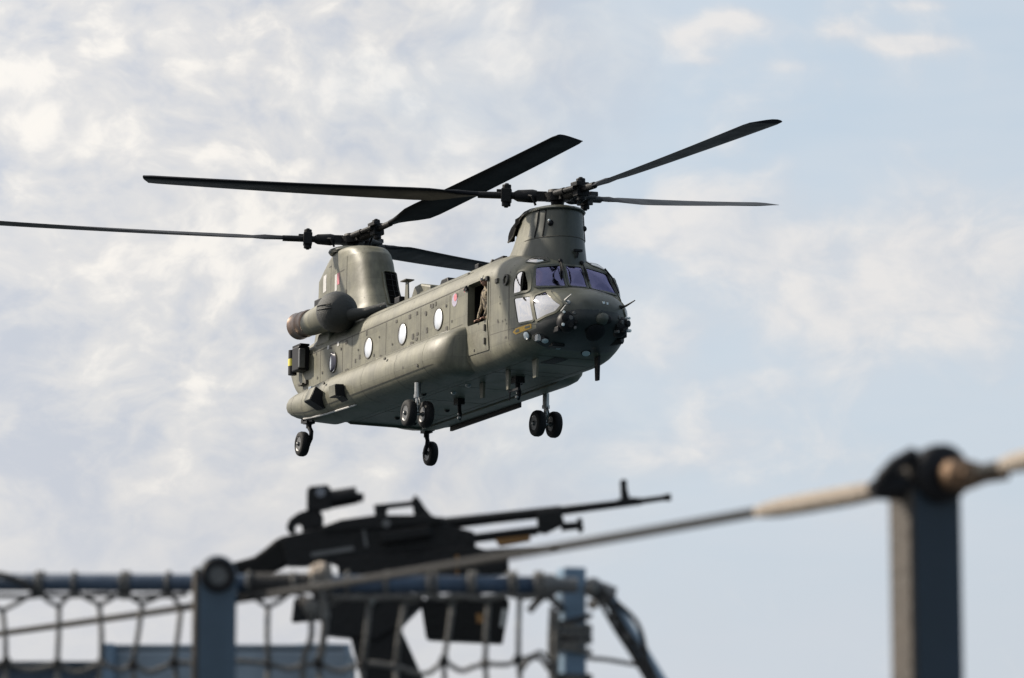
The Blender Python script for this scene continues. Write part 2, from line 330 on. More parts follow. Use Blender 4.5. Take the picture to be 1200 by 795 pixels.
def hull_mesh():
    xs=stations(); P={k:hp(k,xs) for k in HT}
    V=[];n=None
    for i,x in enumerate(xs):
        h=ring(*[P[k][i] for k in ('zt','zb','w','wb','zc','zs','ex')])
        full=[(-y,z) for y,z in h]+[(y,z) for y,z in h[-2:0:-1]]   # starboard first (y negative), then port
        n=len(full); V+= [(x,y,z) for y,z in full]
    Fc=[]
    for i in range(len(xs)-1):
        for j in range(n):
            a=i*n+j;b=i*n+(j+1)%n;c=b+n;d=a+n
            Fc.append((a,d,c,b))
    for base,rev in ((0,False),((len(xs)-1)*n,True)):
        z=np.mean([V[base+j][2] for j in range(n)]); V.append((V[base][0],0,z)); ci=len(V)-1
        for j in range(n):
            a,b=base+j,base+(j+1)%n
            Fc.append((a,b,ci) if not rev else (b,a,ci))
    return V,Fc

V, Fc = hull_mesh()
HV = [Vector(p) for p in V]
BVH = BVHTree.FromPolygons(HV, Fc)
def inpoly(p, poly):
    x, y = p; c = False; j = len(poly) - 1
    for i in range(len(poly)):
        (xi, yi), (xj, yj) = poly[i], poly[j]
        if (yi > y) != (yj > y) and x < (xj - xi)*(y - yi)/(yj - yi) + xi: c = not c
        j = i
    return c
def offs(poly, d):
    """grow (d>0) a polygon outwards"""
    n = len(poly); A = sum(poly[i][0]*poly[(i+1) % n][1] - poly[(i+1) % n][0]*poly[i][1] for i in range(n)); sg = 1 if A > 0 else -1; out = []
    for i in range(n):
        p, q, r = Vector(poly[i-1]), Vector(poly[i]), Vector(poly[(i+1) % n])
        e1 = (q - p).normalized(); e2 = (r - q).normalized()
        n1 = Vector((e1.y, -e1.x))*sg; n2 = Vector((e2.y, -e2.x))*sg; b = (n1 + n2); L = b.length
        b = b.normalized()*min(1.6, 1/max(.2, L/2)) if L > 1e-6 else n1
        out.append(tuple(q + b*d))
    return out
def rounded(poly, r, k=4):
    out = []; n = len(poly)
    for i in range(n):
        p, q, s_ = Vector(poly[i-1]), Vector(poly[i]), Vector(poly[(i+1) % n])
        a = q + (p - q).normalized()*min(r, (p - q).length*.45); b = q + (s_ - q).normalized()*min(r, (s_ - q).length*.45)
        for t in range(k + 1):
            u = t/k; out.append(tuple(a*(1-u)**2 + q*2*u*(1-u) + b*u**2))
    return out
def dense(poly, step=.08):
    out = []; n = len(poly)
    for i in range(n):
        a, b = Vector(poly[i]), Vector(poly[(i+1) % n]); m = max(1, int((b - a).length/step))
        out += [tuple(a + (b - a)*t/m) for t in range(m)]
    return out
def onhull(p, view, h=0.0):
    """project a 2D point onto the hull along an axis: 'S' starboard (x,z), 'P' port (x,z), 'F' front (y,z), 'B' belly (x,y), 'T' top (x,y)"""
    o, d = {'S': ((p[0], -6, p[1]), (0, 1, 0)), 'P': ((p[0], 6, p[1]), (0, -1, 0)), 'F': ((6, p[0], p[1]), (-1, 0, 0)), 'B': ((p[0], p[1], -4), (0, 0, 1)), 'T': ((p[0], p[1], 8), (0, 0, -1))}[view]
    loc, nor, _, _ = BVH.ray_cast(Vector(o), Vector(d))
    if loc is None: return None
    if nor.dot(Vector(d)) > 0: nor = -nor
    return loc + nor*h
HOLES = []            # (view, polygon)
def in_hole(c, nor):
    for v, poly in HOLES:
        if v == 'S' and c.y < -.3 and inpoly((c.x, c.z), poly): return True
        if v == 'P' and c.y > .3 and inpoly((c.x, c.z), poly): return True
        if v == 'T' and c.z > 2.3 and inpoly((c.x, c.y), poly): return True
        if v == 'F' and c.x > .4 and inpoly((c.y, c.z), poly): return True
    return False
def frame(poly, view, wi, wo, h, name, m, parent, inset=.03):
    P = dense(poly); a = offs(P, wo); b = offs(P, -wi); rows = []
    for pts, hh in ((a, -.012), (a, h), (b, h), (b, -inset)):
        row = [onhull(p, view, hh) for p in pts]
        if any(r is None for r in row): return None
        rows.append(row)
    mb = MB(); n = len(P)
    mb.add([p for r in rows for p in r], [(i*n + j, i*n + (j+1) % n, (i+1)*n + (j+1) % n, (i+1)*n + j) for i in range(3) for j in range(n)])
    return mb.build(name, m, parent, smooth=50)
def pane(poly, view, h, name, m, parent, step=.07, bulge=0.0):
    """pane following the hull, filled as concentric rings towards the middle"""
    P = dense(poly, step); c = Vector((sum(p[0] for p in P)/len(P), sum(p[1] for p in P)/len(P))); n = len(P); mb = MB(); vs = []; K = 6
    for k in range(K):
        f = 1 - k/K
        for p in P:
            q = onhull(tuple(c + (Vector(p) - c)*f), view, h + bulge*(1 - f*f)); vs.append(q if q is not None else vs[-1])
    vs.append(onhull(tuple(c), view, h + bulge))
    fs = [(i*n + j, i*n + (j+1) % n, (i+1)*n + (j+1) % n, (i+1)*n + j) for i in range(K-1) for j in range(n)] + [((K-1)*n + j, (K-1)*n + (j+1) % n, K*n) for j in range(n)]
    mb.add(vs, fs); return mb.build(name, m, parent, smooth=180)
def decal(poly, view, m, name, parent, h=.006): return pane(dense(poly, .1), view, h, name, m, parent)
def seam(pts, view, parent, w=.014, h=.004, m='seam_dark', name='panel_seam'):
    """raised sealing strip between two skin panels"""
    mb = MB(); P = []
    for i in range(len(pts) - 1):
        a, b = Vector(pts[i]), Vector(pts[i+1]); k = max(1, int((b - a).length/.15)); P += [a + (b - a)*t/k for t in range(k)]
    P.append(Vector(pts[-1])); rows = []
    for i, p in enumerate(P):
        t = (P[min(i+1, len(P)-1)] - P[max(i-1, 0)]).normalized(); nn = Vector((-t.y, t.x))*w/2
        q = [onhull(tuple(p + nn), view, hh) for hh in (-.01, h)] + [onhull(tuple(p - nn), view, hh) for hh in (h, -.01)]
        if any(x is None for x in q): continue
        rows.append(q)
    if len(rows) < 2: return None
    mb.loft(rows, cap=True, closed=False); return mb.build(name, m, parent)
def mirror2(poly): return [(-p[0], p[1]) for p in poly]
def circ(c, r, n=28, ry=None): return [(c[0] + r*math.cos(k*2*math.pi/n), c[1] + (ry or r)*math.sin(k*2*math.pi/n)) for k in range(n)]

# outlines of openings
WS_R = rounded([(-.30, 2.055), (-.97, 2.02), (-.86, 2.50), (-.29, 2.585)], .05)
WS_C = rounded([(.215, 2.075), (-.215, 2.075), (-.20, 2.585), (.20, 2.585)], .05)
WS_L = mirror2(WS_R)[::-1]
SIDE_UP = rounded([(.40, 1.93), (.90, 1.93), (.68, 2.42), (.53, 2.42), (.42, 2.2)], .06)
SIDE_LO = rounded([(.44, 1.84), (1.01, 1.80), (1.16, 1.25), (.60, 1.26)], .06)
CHIN = rounded([(1.08, 1.80), (1.22, 1.885), (1.5, 1.72), (1.79, 1.5), (1.69, 1.37), (1.48, 1.31), (1.235, 1.23)], .04)
OVER = rounded([(.46, .96), (.33, .76), (.38, .48), (.665, .51), (.655, .82)], .05)
DOOR = rounded([(-1.90, 1.60), (-.86, 1.58), (-.86, 2.53), (-1.90, 2.53)], .06)
for pl, v in ((WS_R, 'F'), (WS_C, 'F'), (WS_L, 'F'), (SIDE_UP, 'S'), (SIDE_LO, 'S'), (CHIN, 'S'), (SIDE_UP, 'P'), (SIDE_LO, 'P'), (CHIN, 'P'), (DOOR, 'S'), (OVER, 'T'), ([(a_, -b_) for a_, b_ in OVER], 'T')): HOLES.append((v, offs(pl, .012)))
keep = []
for f in Fc:
    c = sum((HV[i] for i in f), Vector())/len(f)
    if not in_hole(c, None): keep.append(f)
hb = MB(); hb.v = V; hb.f = keep
fus = hb.build('fuselage', 'olive_paint', heli, smooth=180)
# the radome is painted a darker green, the chin near-black with its shade put into the colour: material by place on the hull (x > 1.15 forward of the windscreen)
fus.data.materials.append(MATS['nose_paint']); fus.data.materials.append(MATS['chin_shade'])
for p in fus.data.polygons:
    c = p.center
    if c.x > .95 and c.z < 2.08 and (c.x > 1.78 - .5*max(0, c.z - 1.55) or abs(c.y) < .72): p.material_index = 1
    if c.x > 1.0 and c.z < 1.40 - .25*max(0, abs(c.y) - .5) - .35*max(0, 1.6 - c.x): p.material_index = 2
# door: lower leaf, frame, dark cabin
frame(DOOR, 'S', .0, .05, .012, 'door_frame', 'olive_paint', heli, inset=.16)
ld = pane(rounded([(-1.88, .93), (-.74, .90), (-.84, 1.56), (-1.88, 1.585)], .05), 'S', .018, 'crew_door', 'olive_paint', heli)
ld['label'] = 'closed lower half of the crew door'
mb = MB(); mb.box((-.93, -1.30, 1.12), (.06, .05, .14)); mb.build('hinge', 'seam_dark', ld)
mb = MB(); mb.box((-.93, -1.30, 1.42), (.06, .05, .14)); mb.build('hinge', 'seam_dark', ld)
mb = MB(); mb.box((-1.5, -1.285, 1.0), (.05, .03, .05)); mb.build('handle', 'seam_dark', ld)
mb = MB(); mb.cyl((-2.0, -1.31, 2.45), (-1.9, -1.31, 2.5), .03, n=8); mb.box((-1.95, -1.30, 2.44), (.16, .06, .05)); mb.build('door_rail_bracket', 'black_metal', heli)
mb = MB(); mb.box((-.84, -1.29, 2.5), (.10, .05, .09)); mb.build('door_rail_bracket', 'black_metal', heli)
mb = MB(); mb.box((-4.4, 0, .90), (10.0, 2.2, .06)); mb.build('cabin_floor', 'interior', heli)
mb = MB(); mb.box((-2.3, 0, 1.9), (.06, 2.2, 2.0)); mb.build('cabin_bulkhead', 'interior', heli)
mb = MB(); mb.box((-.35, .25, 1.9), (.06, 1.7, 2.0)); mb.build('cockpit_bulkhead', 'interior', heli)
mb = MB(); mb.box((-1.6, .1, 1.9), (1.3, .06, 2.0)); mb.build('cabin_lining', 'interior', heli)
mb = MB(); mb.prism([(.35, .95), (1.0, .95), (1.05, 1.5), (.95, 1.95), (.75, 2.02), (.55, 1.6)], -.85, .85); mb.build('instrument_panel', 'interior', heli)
for sy in (-.5, .5):
    mb = MB(); mb.box((0.05, sy, 1.45), (.5, .5, .14)); mb.box((-.2, sy, 1.85), (.14, .5, .85)); mb.box((-.2, sy, 2.4), (.12, .3, .24)); mb.build('pilot_seat', 'interior', heli, bevel=.03)
# glazing
for pl, v, nm, gm in ((WS_R, 'F', 'windscreen_pane', 'windscreen_glass'), (WS_C, 'F', 'windscreen_pane', 'windscreen_glass'), (WS_L, 'F', 'windscreen_pane', 'windscreen_glass'),
                  (SIDE_LO, 'S', 'side_window', 'side_glass'), (CHIN, 'S', 'chin_window', 'side_glass'), (SIDE_UP, 'P', 'sliding_window', 'clear_glass'), (SIDE_LO, 'P', 'side_window', 'clear_glass'), (CHIN, 'P', 'chin_window', 'clear_glass')):
    p = pane(pl, v, .006, nm, gm, heli, bulge=.028 if v == 'F' else .015); frame(pl, v, .012, .035, .022, 'window_frame', 'olive_paint' if v != 'F' else 'nose_paint', p)
# starboard sliding window, part slid open: the aft half is glass, the front half stands open
su = pane(rounded([(.41, 1.95), (.69, 1.95), (.62, 2.40), (.53, 2.41), (.43, 2.2)], .04), 'S', .006, 'sliding_window', 'side_glass', heli)
frame(SIDE_UP, 'S', .015, .035, .02, 'window_frame', 'olive_paint', su)
mb = MB(); a = onhull((.69, 1.94), 'S', -.015); b = onhull((.62, 2.41), 'S', -.015); mb.tube([a, (a+b)/2, b], .016, 6); mb.build('sliding_bar', 'seam_dark', su)
for sg in (-1, 1):
    pl = [(p[0], p[1]*sg) for p in OVER]
    p = pane(pl, 'T', .008, 'overhead_window', 'side_glass', heli, bulge=.03); frame(pl, 'T', .0, .03, .016, 'window_frame', 'nose_paint', p)
# wipers
for y0, y1 in ((-.26, -.34), (.25, .28)):
    mb = MB(); pts = [onhull((y0 + (y1 - y0)*t, 2.66 - .42*t), 'F', .04) for t in (0, .35, .7, 1)]
    mb.tube(pts, .014, 6); a = onhull((y0, 2.68), 'F', .03); mb.ball(a, .05, 8, 6); b = pts[-1]; c = pts[1]
    mb.tube([b + Vector((0, -.05, -.12)), c + Vector((.0, -.05, .1))], .012, 6); mb.build('windscreen_wiper', 'black_metal', heli)
mb = MB(); pts = [onhull((y, z), 'F', .05) for y, z in ((.80, 2.60), (.93, 2.42), (1.0, 2.2), (1.02, 2.05))]; mb.tube(pts, .02, 6); mb.build('mirror_arm', 'black_metal', heli)
# cabin windows
for sg, v in ((-1, 'S'), (1, 'P')):
    for i, wx in enumerate((-3.53, -5.60, -7.66, -9.90)):
        poly = circ((wx, 2.045), .235)
        p = pane(poly, v, .012, 'cabin_window', 'cabin_glass', heli, bulge=.04)
        frame(poly, v, .0, .026, .02, 'window_frame', 'seam_dark', p)
        if i == 3:   # bulged rear window, half covered by a dark sheet: the dim interior put in as colour
            q = MB(); hemi = [onhull((wx + .235*math.cos(t), 2.045 + .235*math.sin(t)), v, .02) for t in np.linspace(-math.pi/2, math.pi/2, 15)]
            rows = []
            for k in range(5):
                f = 1 - k/5; rows.append([Vector((wx + (h_.x - wx)*f, sg*1.27 + sg*(.030 + .05*math.sin((1-f)*math.pi/2)), h_.z)) for h_ in hemi])
            q.loft(rows, cap=False, closed=False); mat('interior_dark', (.05, .045, .075), .25) if 'interior_dark' not in MATS else None
            q.build('dark_interior_sheet', 'interior_dark', p, smooth=180)
# skin seams and stencils
seam([(-.95, 2.56), (-4, 2.52), (-8, 2.50), (-11.6, 2.48)], 'S', heli, .022, .008)
seam([(-.95, 2.56), (-11.6, 2.48)], 'P', heli, .022, .008)
for x in (-2.9, -4.55, -6.6, -8.7, -9.3, -10.75, -11.9): seam([(x, 1.5), (x, 2.48)], 'S', heli, .018, .004)
for x in (-2.35, -5.1, -8.0, -10.4): seam([(x, 2.55), (x, 3.02)], 'S', heli, .018, .004)
for x in (-.72, .22): seam([(x, .85), (x, 2.62)], 'S', heli, .02, .004)
seam([(-.70, 1.22), (1.2, 1.16)], 'S', heli, .010, .003)
seam([(-2.2, 1.70), (-11.6, 1.62)], 'S', heli, .014, .004); seam([(-2.0, 2.86), (-9.0, 2.84)], 'S', heli, .014, .004)
for x in (-1.5, -3.6, -5.6, -7.6): seam([(x, -1.0), (x, 1.0)], 'B', heli, .02, .003)
for y in (-.8, .8): seam([(.2, y), (-9.4, y)], 'B', heli, .02, .003)
for x in (-1.05, .0, .55): seam([(x, -.7), (x, .7)], 'B', heli, .014, .003)
for c, m1 in (((-2.63, 2.33), 'lavender_paint'),):
    decal(circ(c, .15), 'S', m1, 'roundel_ring', heli); decal(circ((c[0] + .05, c[1] + .05), .085), 'S', 'pink_paint', 'roundel_centre', heli, .012)
decal([(-2.18, 2.50), (-2.02, 2.50), (-2.10, 2.40)], 'S', 'pink_paint', 'warning_mark', heli)
# yellow rescue arrow: outline with dark fields
ar = [(.40, 1.10), (.52, 1.17), (1.07, 1.19), (1.07, 1.09), (.52, 1.035)]
aw = decal(ar, 'S', 'yellow_paint', 'rescue_arrow', heli); aw['label'] = 'yellow rescue arrow stencil'
decal([(.50, 1.10), (.55, 1.135), (.66, 1.14), (.66, 1.075), (.55, 1.07)], 'S', 'olive_paint', 'arrow_field', aw, .012)
decal([(.86, 1.155), (1.03, 1.16), (1.03, 1.115), (.86, 1.11)], 'S', 'olive_paint', 'arrow_field', aw, .012)
for x, z, r in ((-4.2, 1.93, .03), (-4.25, 2.3, .06), (-6.2, 1.9, .03), (-7.0, 2.2, .03), (-8.3, 2.1, .03), (-3.1, 2.28, .04), (-5.0, 1.72, .05), (-9.4, 2.3, .04), (-10.6, 1.9, .04), (-6.9, 1.72, .04), (-3.2, 1.7, .03), (-8.95, 1.7, .06)):
    decal(circ((x, z), r, 10), 'S', 'seam_dark', 'skin_fitting', heli, .014)
for x, z in ((-3.95, 2.36), (-5.25, 2.33), (-9.65, 2.4), (-10.3, 2.42)): decal([(x, z), (x + .13, z), (x + .13, z + .1), (x, z + .1)], 'S', 'pale_paint' if x < -9 else 'seam_dark', 'skin_fitting', heli, .01)
RF = random.Random(3)
for q in range(26):        # small drains, catches and tie-down rings scattered over the side
    x, z = RF.uniform(-11.2, -2.2), RF.choice((1.72, 1.78, 1.9, 2.4, 2.44)) + RF.uniform(-.04, .04); w, h = RF.uniform(.02, .06), RF.uniform(.02, .07)
    if any(abs(x - wx) < .32 for wx in (-3.53, -5.60, -7.66, -9.90)) and z > 1.75 and z < 2.35: continue
    decal([(x - w, z - h), (x + w, z - h), (x + w, z + h), (x - w, z + h)], 'S', 'seam_dark', 'skin_fitting', heli, .010)
for q in range(10):
    x, z = RF.uniform(-.6, .3), RF.uniform(1.0, 2.4); w = RF.uniform(.012, .035)
    decal([(x - w, z - w), (x + w, z - w), (x + w, z + w), (x - w, z + w)], 'S', 'seam_dark', 'skin_fitting', heli, .008)
# vents by the cockpit
mb = MB(); a = onhull((.10, 2.30), 'S', .02); mb.lathe([(0, .13), (.05, .13), (.05, .09), (.01, .08)], a + Vector((0, .03, 0)), (0, -1, .1), 18); mb.build('air_vent', 'seam_dark', heli, smooth=40)
mb = MB(); mb.box(onhull((-.35, 2.36), 'S', .01), (.14, .05, .10)); mb.build('air_vent', 'seam_dark', heli, bevel=.01)

# ---- side pods
def pod(sg):
    prof = [(1.05, 1.66), (1.3, 1.645), (1.52, 1.595), (1.70, 1.49), (1.82, 1.34), (1.88, 1.15), (1.89, .98), (1.85, .82), (1.74, .69), (1.58, .605), (1.35, .565), (1.05, .545)]
    xs = [-1.93, -1.96, -2.0, -2.05, -2.1, -2.15] + list(np.arange(-2.2, -2.9, -.06)) + list(np.arange(-3.0, -9.2, -.4)) + list(np.arange(-9.3, -11.65, -.1)) + [-11.68, -11.7]
    K = pchip([-1.93, -2.05, -2.2, -2.5, -2.9, -3.3, -10.7, -11.2, -11.55, -11.7], [.22, .62, .80, .95, 1, 1, 1, .985, .93, .84], xs)
    ZB = pchip([-1.93, -2.4, -9.0, -10.0, -10.8, -11.7], [.06, 0, 0, .02, .14, .34], xs); ZT = pchip([-1.93, -3, -8.5, -11.7], [0, 0, 0, -.14], xs)
    rings = []
    for i, x in enumerate(xs):
        r = []
        for y, z in prof:
            t = (z - .545)/(1.66 - .545); zz = z + ZB[i]*(1 - t) + ZT[i]*t
            r.append((x, sg*(1.05 + (y - 1.05)*K[i]), zz))
        rings.append(r)
    mb = MB(); mb.loft(rings, True); p = mb.build('side_pod', 'olive_paint', heli, smooth=60)
    # panel lines round the pod
    for x in (-3.05, -4.55, -6.5, -8.9, -10.4, -11.1):
        j = min(range(len(xs)), key=lambda q: abs(xs[q] - x)); q = MB(); c = Vector((xs[j], sg*1.2, 1.05)); rows = []
        for k in range(1, len(prof) - 1):
            pt = Vector(rings[j][k]); d = (pt - c); d.x = 0; d.normalize()
            rows.append([pt + d*.004 + Vector((-.006, 0, 0)), pt + d*.004 + Vector((.006, 0, 0))])
        q.loft(rows, cap=False, closed=False); q.build('panel_seam', 'seam_dark', p)
    for kz in (3, 7):
        q = MB(); rows = []
        for j in range(12, len(xs) - 6, 2):
            pt = Vector(rings[j][kz]); c = Vector((xs[j], sg*1.2, 1.05)); d = pt - c; d.x = 0; d.normalize(); up = Vector((0, -d.z*sg, d.y*sg)); rows.append([pt + d*.004 - up*.006, pt + d*.004 + up*.006])
        q.loft(rows, cap=False, closed=False); q.build('panel_seam', 'seam_dark', p)
    # strake along the lower aft edge, the light on it put into the pale colour
    q = MB(); q.tube([(x, sg*y, z) for x, y, z in ((-7.45, 1.66, .62), (-8.4, 1.70, .63), (-9.4, 1.73, .645), (-10.7, 1.70, .74))], .022, 6); q.build('strake', 'pale_paint', p)
    for x, z in ((-4.1, .98), (-5.2, 1.35), (-3.3, .9), (-8.95, 1.34)):
        q = MB(); q.box((x, sg*1.875, z), (.08, .03, .05)); q.build('pod_fitting', 'seam_dark', p)
    return p
pods = {sg: pod(sg) for sg in (-1, 1)}
q = MB(); q.box((-9.85, -1.86, 1.36), (.16, .06, .07)); q.build('marker_light', 'lamp_lens', pods[-1])
# flare dispensers on the starboard pod
def dispenser(x, z, kind):
    mb = MB()
    if kind: poly = [(-2.12, 1.11), (-1.91, 1.12), (-1.88, 1.05), (-1.66, 1.04), (-1.66, .72), (-1.75, .72), (-1.92, .84), (-2.10, .83)]
    else: poly = [(-2.07, 1.27), (-1.78, 1.10), (-1.78, .76), (-1.87, .75), (-2.20, .93)]
    mb.prism(poly, x - .42, x, 'yz'); o = mb.build('flare_dispenser', 'black_metal', heli, bevel=.012)
    mb = MB(); a, b = poly[0], poly[-1]
    mb.add([(x - .40, a[0] - .012, a[1] - .02), (x - .02, a[0] - .012, a[1] - .02), (x - .02, b[0] - .012, b[1] + .02), (x - .40, b[0] - .012, b[1] + .02)], [(0, 1, 2, 3)]); mb.build('dispenser_face', 'olive_paint', o)
    return o
dispenser(-7.6, 0, True); dispenser(-9.0, 0, False)
# defensive aids pack on the rear quarter
mb = MB(); mb.box((-11.75, -1.40, 2.40), (.46, .30, .60)); o = mb.build('sensor_pack', 'black_metal', heli, bevel=.03)
mb = MB(); mb.box((-11.48, -1.48, 2.38), (.10, .16, .48)); mb.build('pack_cover', 'rim_metal', o, bevel=.02)
mb = MB(); mb.box((-11.75, -1.40, 2.73), (.55, .24, .05)); mb.build('pack_shelf', 'black_metal', o)
mb = MB(); mb.cyl((-12.25, -1.42, 2.08), (-12.25, -1.42, 2.70), .11, n=12); c = mb.build('canister', 'black_metal', o, smooth=40)
mb = MB(); mb.cyl((-12.25, -1.42, 2.30), (-12.25, -1.42, 2.48), .114, n=12); mb.build('yellow_collar', 'yellow_band', o, smooth=40)
mb = MB(); mb.box((-11.8, -1.33, 1.78), (.28, .12, .05)); mb.box((-11.6, -1.29, 1.82), (.1, .08, .1)); mb.build('tail_fitting', 'seam_dark', heli)
# ---- pylons
def section(xf, xb, hw, z, n=40, tail=.5, ex=1.0):
    """teardrop plan: round nose, blunter tail"""
    pts = []; a = min((xf - xb)*.42, hw*1.75); cx = xf - a
    for k in range(n//2 + 1):
        t = -math.pi/2 + math.pi*k/(n//2); c_, s_ = math.cos(t), math.sin(t); pts.append((cx + a*abs(c_)**ex, hw*math.copysign(abs(s_)**ex, s_), z))
    m = n//4; side = []
    for k in range(1, m + 1):
        u = k/m; side.append((cx + (xb - cx)*u, hw*(1 - (1 - tail)*u**1.8), z))
    pts += side; pts += [(x, -y, zz) for x, y, zz in side[::-1]]
    return pts
def interp(keys, zs, i): return pchip([k[0] for k in keys], [k[i] for k in keys], zs)
# forward pylon
FK = [(2.45, .80, -2.3, .78), (2.8, .76, -2.1, .74), (3.05, .72, -1.9, .70), (3.3, .67, -1.6, .66), (3.6, .64, -1.38, .62), (3.86, .62, -1.28, .60), (3.93, .60, -1.25, .585), (3.98, .5, -1.15, .5), (4.0, .3, -.9, .3)]
zs = list(np.arange(2.45, 3.86, .06)) + [3.86, 3.9, 3.93, 3.96, 3.98, 3.995, 4.0]
mb = MB(); mb.loft([section(a, b, c, z, tail=.55) for z, a, b, c in zip(zs, interp(FK, zs, 1), interp(FK, zs, 2), interp(FK, zs, 3))]); fp = mb.build('forward_pylon', 'olive_paint', heli, smooth=60)
fp.data.materials.append(MATS['nose_paint'])
for p in fp.data.polygons:
    if p.center.x > -.05: p.material_index = 1
mb = MB(); mb.loft([section(.66, -1.2, .625, 3.90, tail=.6), section(.68, -1.25, .645, 3.925, tail=.6), section(.62, -1.2, .60, 3.975, tail=.6), section(.45, -.9, .45, 4.02, tail=.6), section(.3, -.5, .3, 4.03, tail=.6)]); mb.build('pylon_cap', 'nose_paint', fp, smooth=50)
# aft cooling hood: an open shell that overhangs the tail of the pylon
rows_o, rows_i = [], []
hx = [-.15, -.5, -.9, -1.2, -1.5, -1.75, -1.95, -2.1, -2.18]
HW = pchip([-.15, -.6, -1.0, -1.4, -1.8, -2.05, -2.18], [.64, .61, .54, .46, .35, .23, .06], hx); HTOP = pchip([-.15, -.6, -1.2, -1.7, -2.0, -2.18], [4.06, 4.10, 4.12, 4.08, 3.98, 3.86], hx); HRIM = pchip([-.15, -.6, -1.0, -1.3, -1.7, -2.18], [3.92, 3.88, 3.74, 3.56, 3.56, 3.70], hx)
for x, hw, zt_, zr_ in zip(hx, HW, HTOP, HRIM):
    ro, ri = [], []
    for k in range(17):
        t = math.pi*k/16; y = -math.cos(t); zz = zr_ + (zt_ - zr_)*math.sin(t)**.7
        ro.append((x, hw*y, zz)); ri.append((x + .03, (hw - .035)*y, zz - .04*math.sin(t) - .002))
    rows_o.append(ro); rows_i.append(ri)
mb = MB(); mb.loft(rows_o, cap=False, closed=False); mb.loft(rows_i, cap=False, closed=False)
n_out = (len(hx) - 1)*16
for rr in (0, -1): mb.loft([rows_o[rr], rows_i[rr]], cap=False, closed=False)
for e_ in (0, -1): mb.loft([[r[e_] for r in rows_o], [r[e_] for r in rows_i]], cap=False, closed=False)
hd = mb.build('cooling_hood', 'black_void', fp, smooth=50); hd.data.materials.append(MATS['black_void'])
for i_ in range(n_out, 2*n_out): hd.data.polygons[i_].material_index = 1      # inside and outside black: the hollow's shade put into the colour
mb = MB(); mb.tube([rows_o[k][0] for k in range(9)], .018, 6); mb.build('hood_edge', 'seam_dark', hd)
mb = MB(); mb.prism([(-.92, 3.72), (-.66, 3.78), (-.62, 3.92), (-.90, 3.90)], -.575, -.60); mb.build('intake_slot', 'black_void', fp)
def fwd_pt(z, ang, h):
    xf = float(interp(FK, [z], 1)[0]); xb = float(interp(FK, [z], 2)[0]); hw = float(interp(FK, [z], 3)[0]); a = min((xf - xb)*.42, hw*1.75)
    return Vector((xf - a + (a + h)*math.cos(ang), (hw + h)*math.sin(ang), z))
for ang in (-63, -48, 62):
    mb = MB(); mb.tube([fwd_pt(z_, R(ang - (3.9 - z_)*4), .008) for z_ in np.linspace(3.93, 3.3, 8)], .016, 6); mb.build('pylon_seam', 'black_metal', fp)
for a_ in (-38, 58):
    mb = MB(); c = fwd_pt(3.58, R(a_), .0); mb.ball(c, .07, 10, 8); mb.build('formation_light', 'black_metal', fp, smooth=180)
    if a_ < 0: mb = MB(); mb.ball(c + Vector((.02, -.045, .05)), .03, 8, 6); mb.build('lamp', 'lamp_lens', fp, smooth=180)
mb = MB(); mb.tube([fwd_pt(3.28, t, .002) for t in np.linspace(R(-88), R(88), 25)], .008, 6); mb.build('pylon_seam', 'seam_dark', fp)
mb = MB(); mb.tube([(.78, .10, 2.80), (.80, .12, 2.92)], .03, 6); mb.box((.80, .12, 2.95), (.08, .18, .05)); mb.build('wiper_motor', 'black_metal', fp)
# aft pylon
AK = [(2.8, -8.3, -13.1, .85), (3.1, -8.9, -13.3, .72), (3.5, -9.5, -13.36, .59), (4.0, -9.78, -13.35, .545), (4.5, -9.97, -13.34, .535), (4.72, -10.06, -13.33, .535), (4.95, -10.22, -12.98, .535), (5.10, -10.42, -12.75, .53), (5.18, -10.58, -12.63, .51), (5.23, -10.9, -12.54, .46), (5.25, -11.2, -12.4, .38)]
def ilin(keys, zs, i): return np.interp(zs, [k[0] for k in keys], [k[i] for k in keys])
zs = list(np.arange(2.8, 4.8, .08)) + list(np.arange(4.8, 5.25, .03)) + [5.25]
mb = MB(); mb.loft([section(a, b, c, z, tail=.62, ex=.68) for z, a, b, c in zip(zs, ilin(AK, zs, 1), ilin(AK, zs, 2), ilin(AK, zs, 3))]); ap = mb.build('aft_pylon', 'olive_paint', heli, smooth=32)
mb = MB(); mb.lathe([(0, .56), (.05, .60), (.10, .58), (.15, .46), (.17, .2)], (-11.94, 0, 5.20), (0, 0, 1), 28); mb.build('pylon_cap', 'nose_paint', ap, smooth=50)
# grille on the pylon's leading edge, with slats
def pylon_pt(keys, z, ang, h=0.0, ex=.68):
    xf = float(ilin(keys, [z], 1)[0]); xb = float(ilin(keys, [z], 2)[0]); hw = float(ilin(keys, [z], 3)[0]); a = min((xf - xb)*.42, hw*1.75)
    return Vector((xf - a + (a + h)*abs(math.cos(ang))**ex, (hw + h)*math.copysign(abs(math.sin(ang))**ex, ang), z))
rows = [[pylon_pt(AK, z, t, .012) for t in np.linspace(R(2), R(46), 13)] for z in np.linspace(3.55, 4.42, 9)]
mb = MB(); mb.loft(rows, cap=False, closed=False); gr = mb.build('cooling_grille', 'black_void', ap, smooth=180)
for z in np.linspace(3.62, 4.36, 6):
    mb = MB(); mb.tube([pylon_pt(AK, z, t, .02) for t in np.linspace(R(3), R(45), 9)], .009, 5); mb.build('grille_slat', 'hub_metal', gr)
for t in (14, 30):
    mb = MB(); mb.tube([pylon_pt(AK, z, R(t), .03) for z in np.linspace(3.62, 4.42, 7)], .012, 5); mb.build('grille_slat', 'hub_metal', gr)
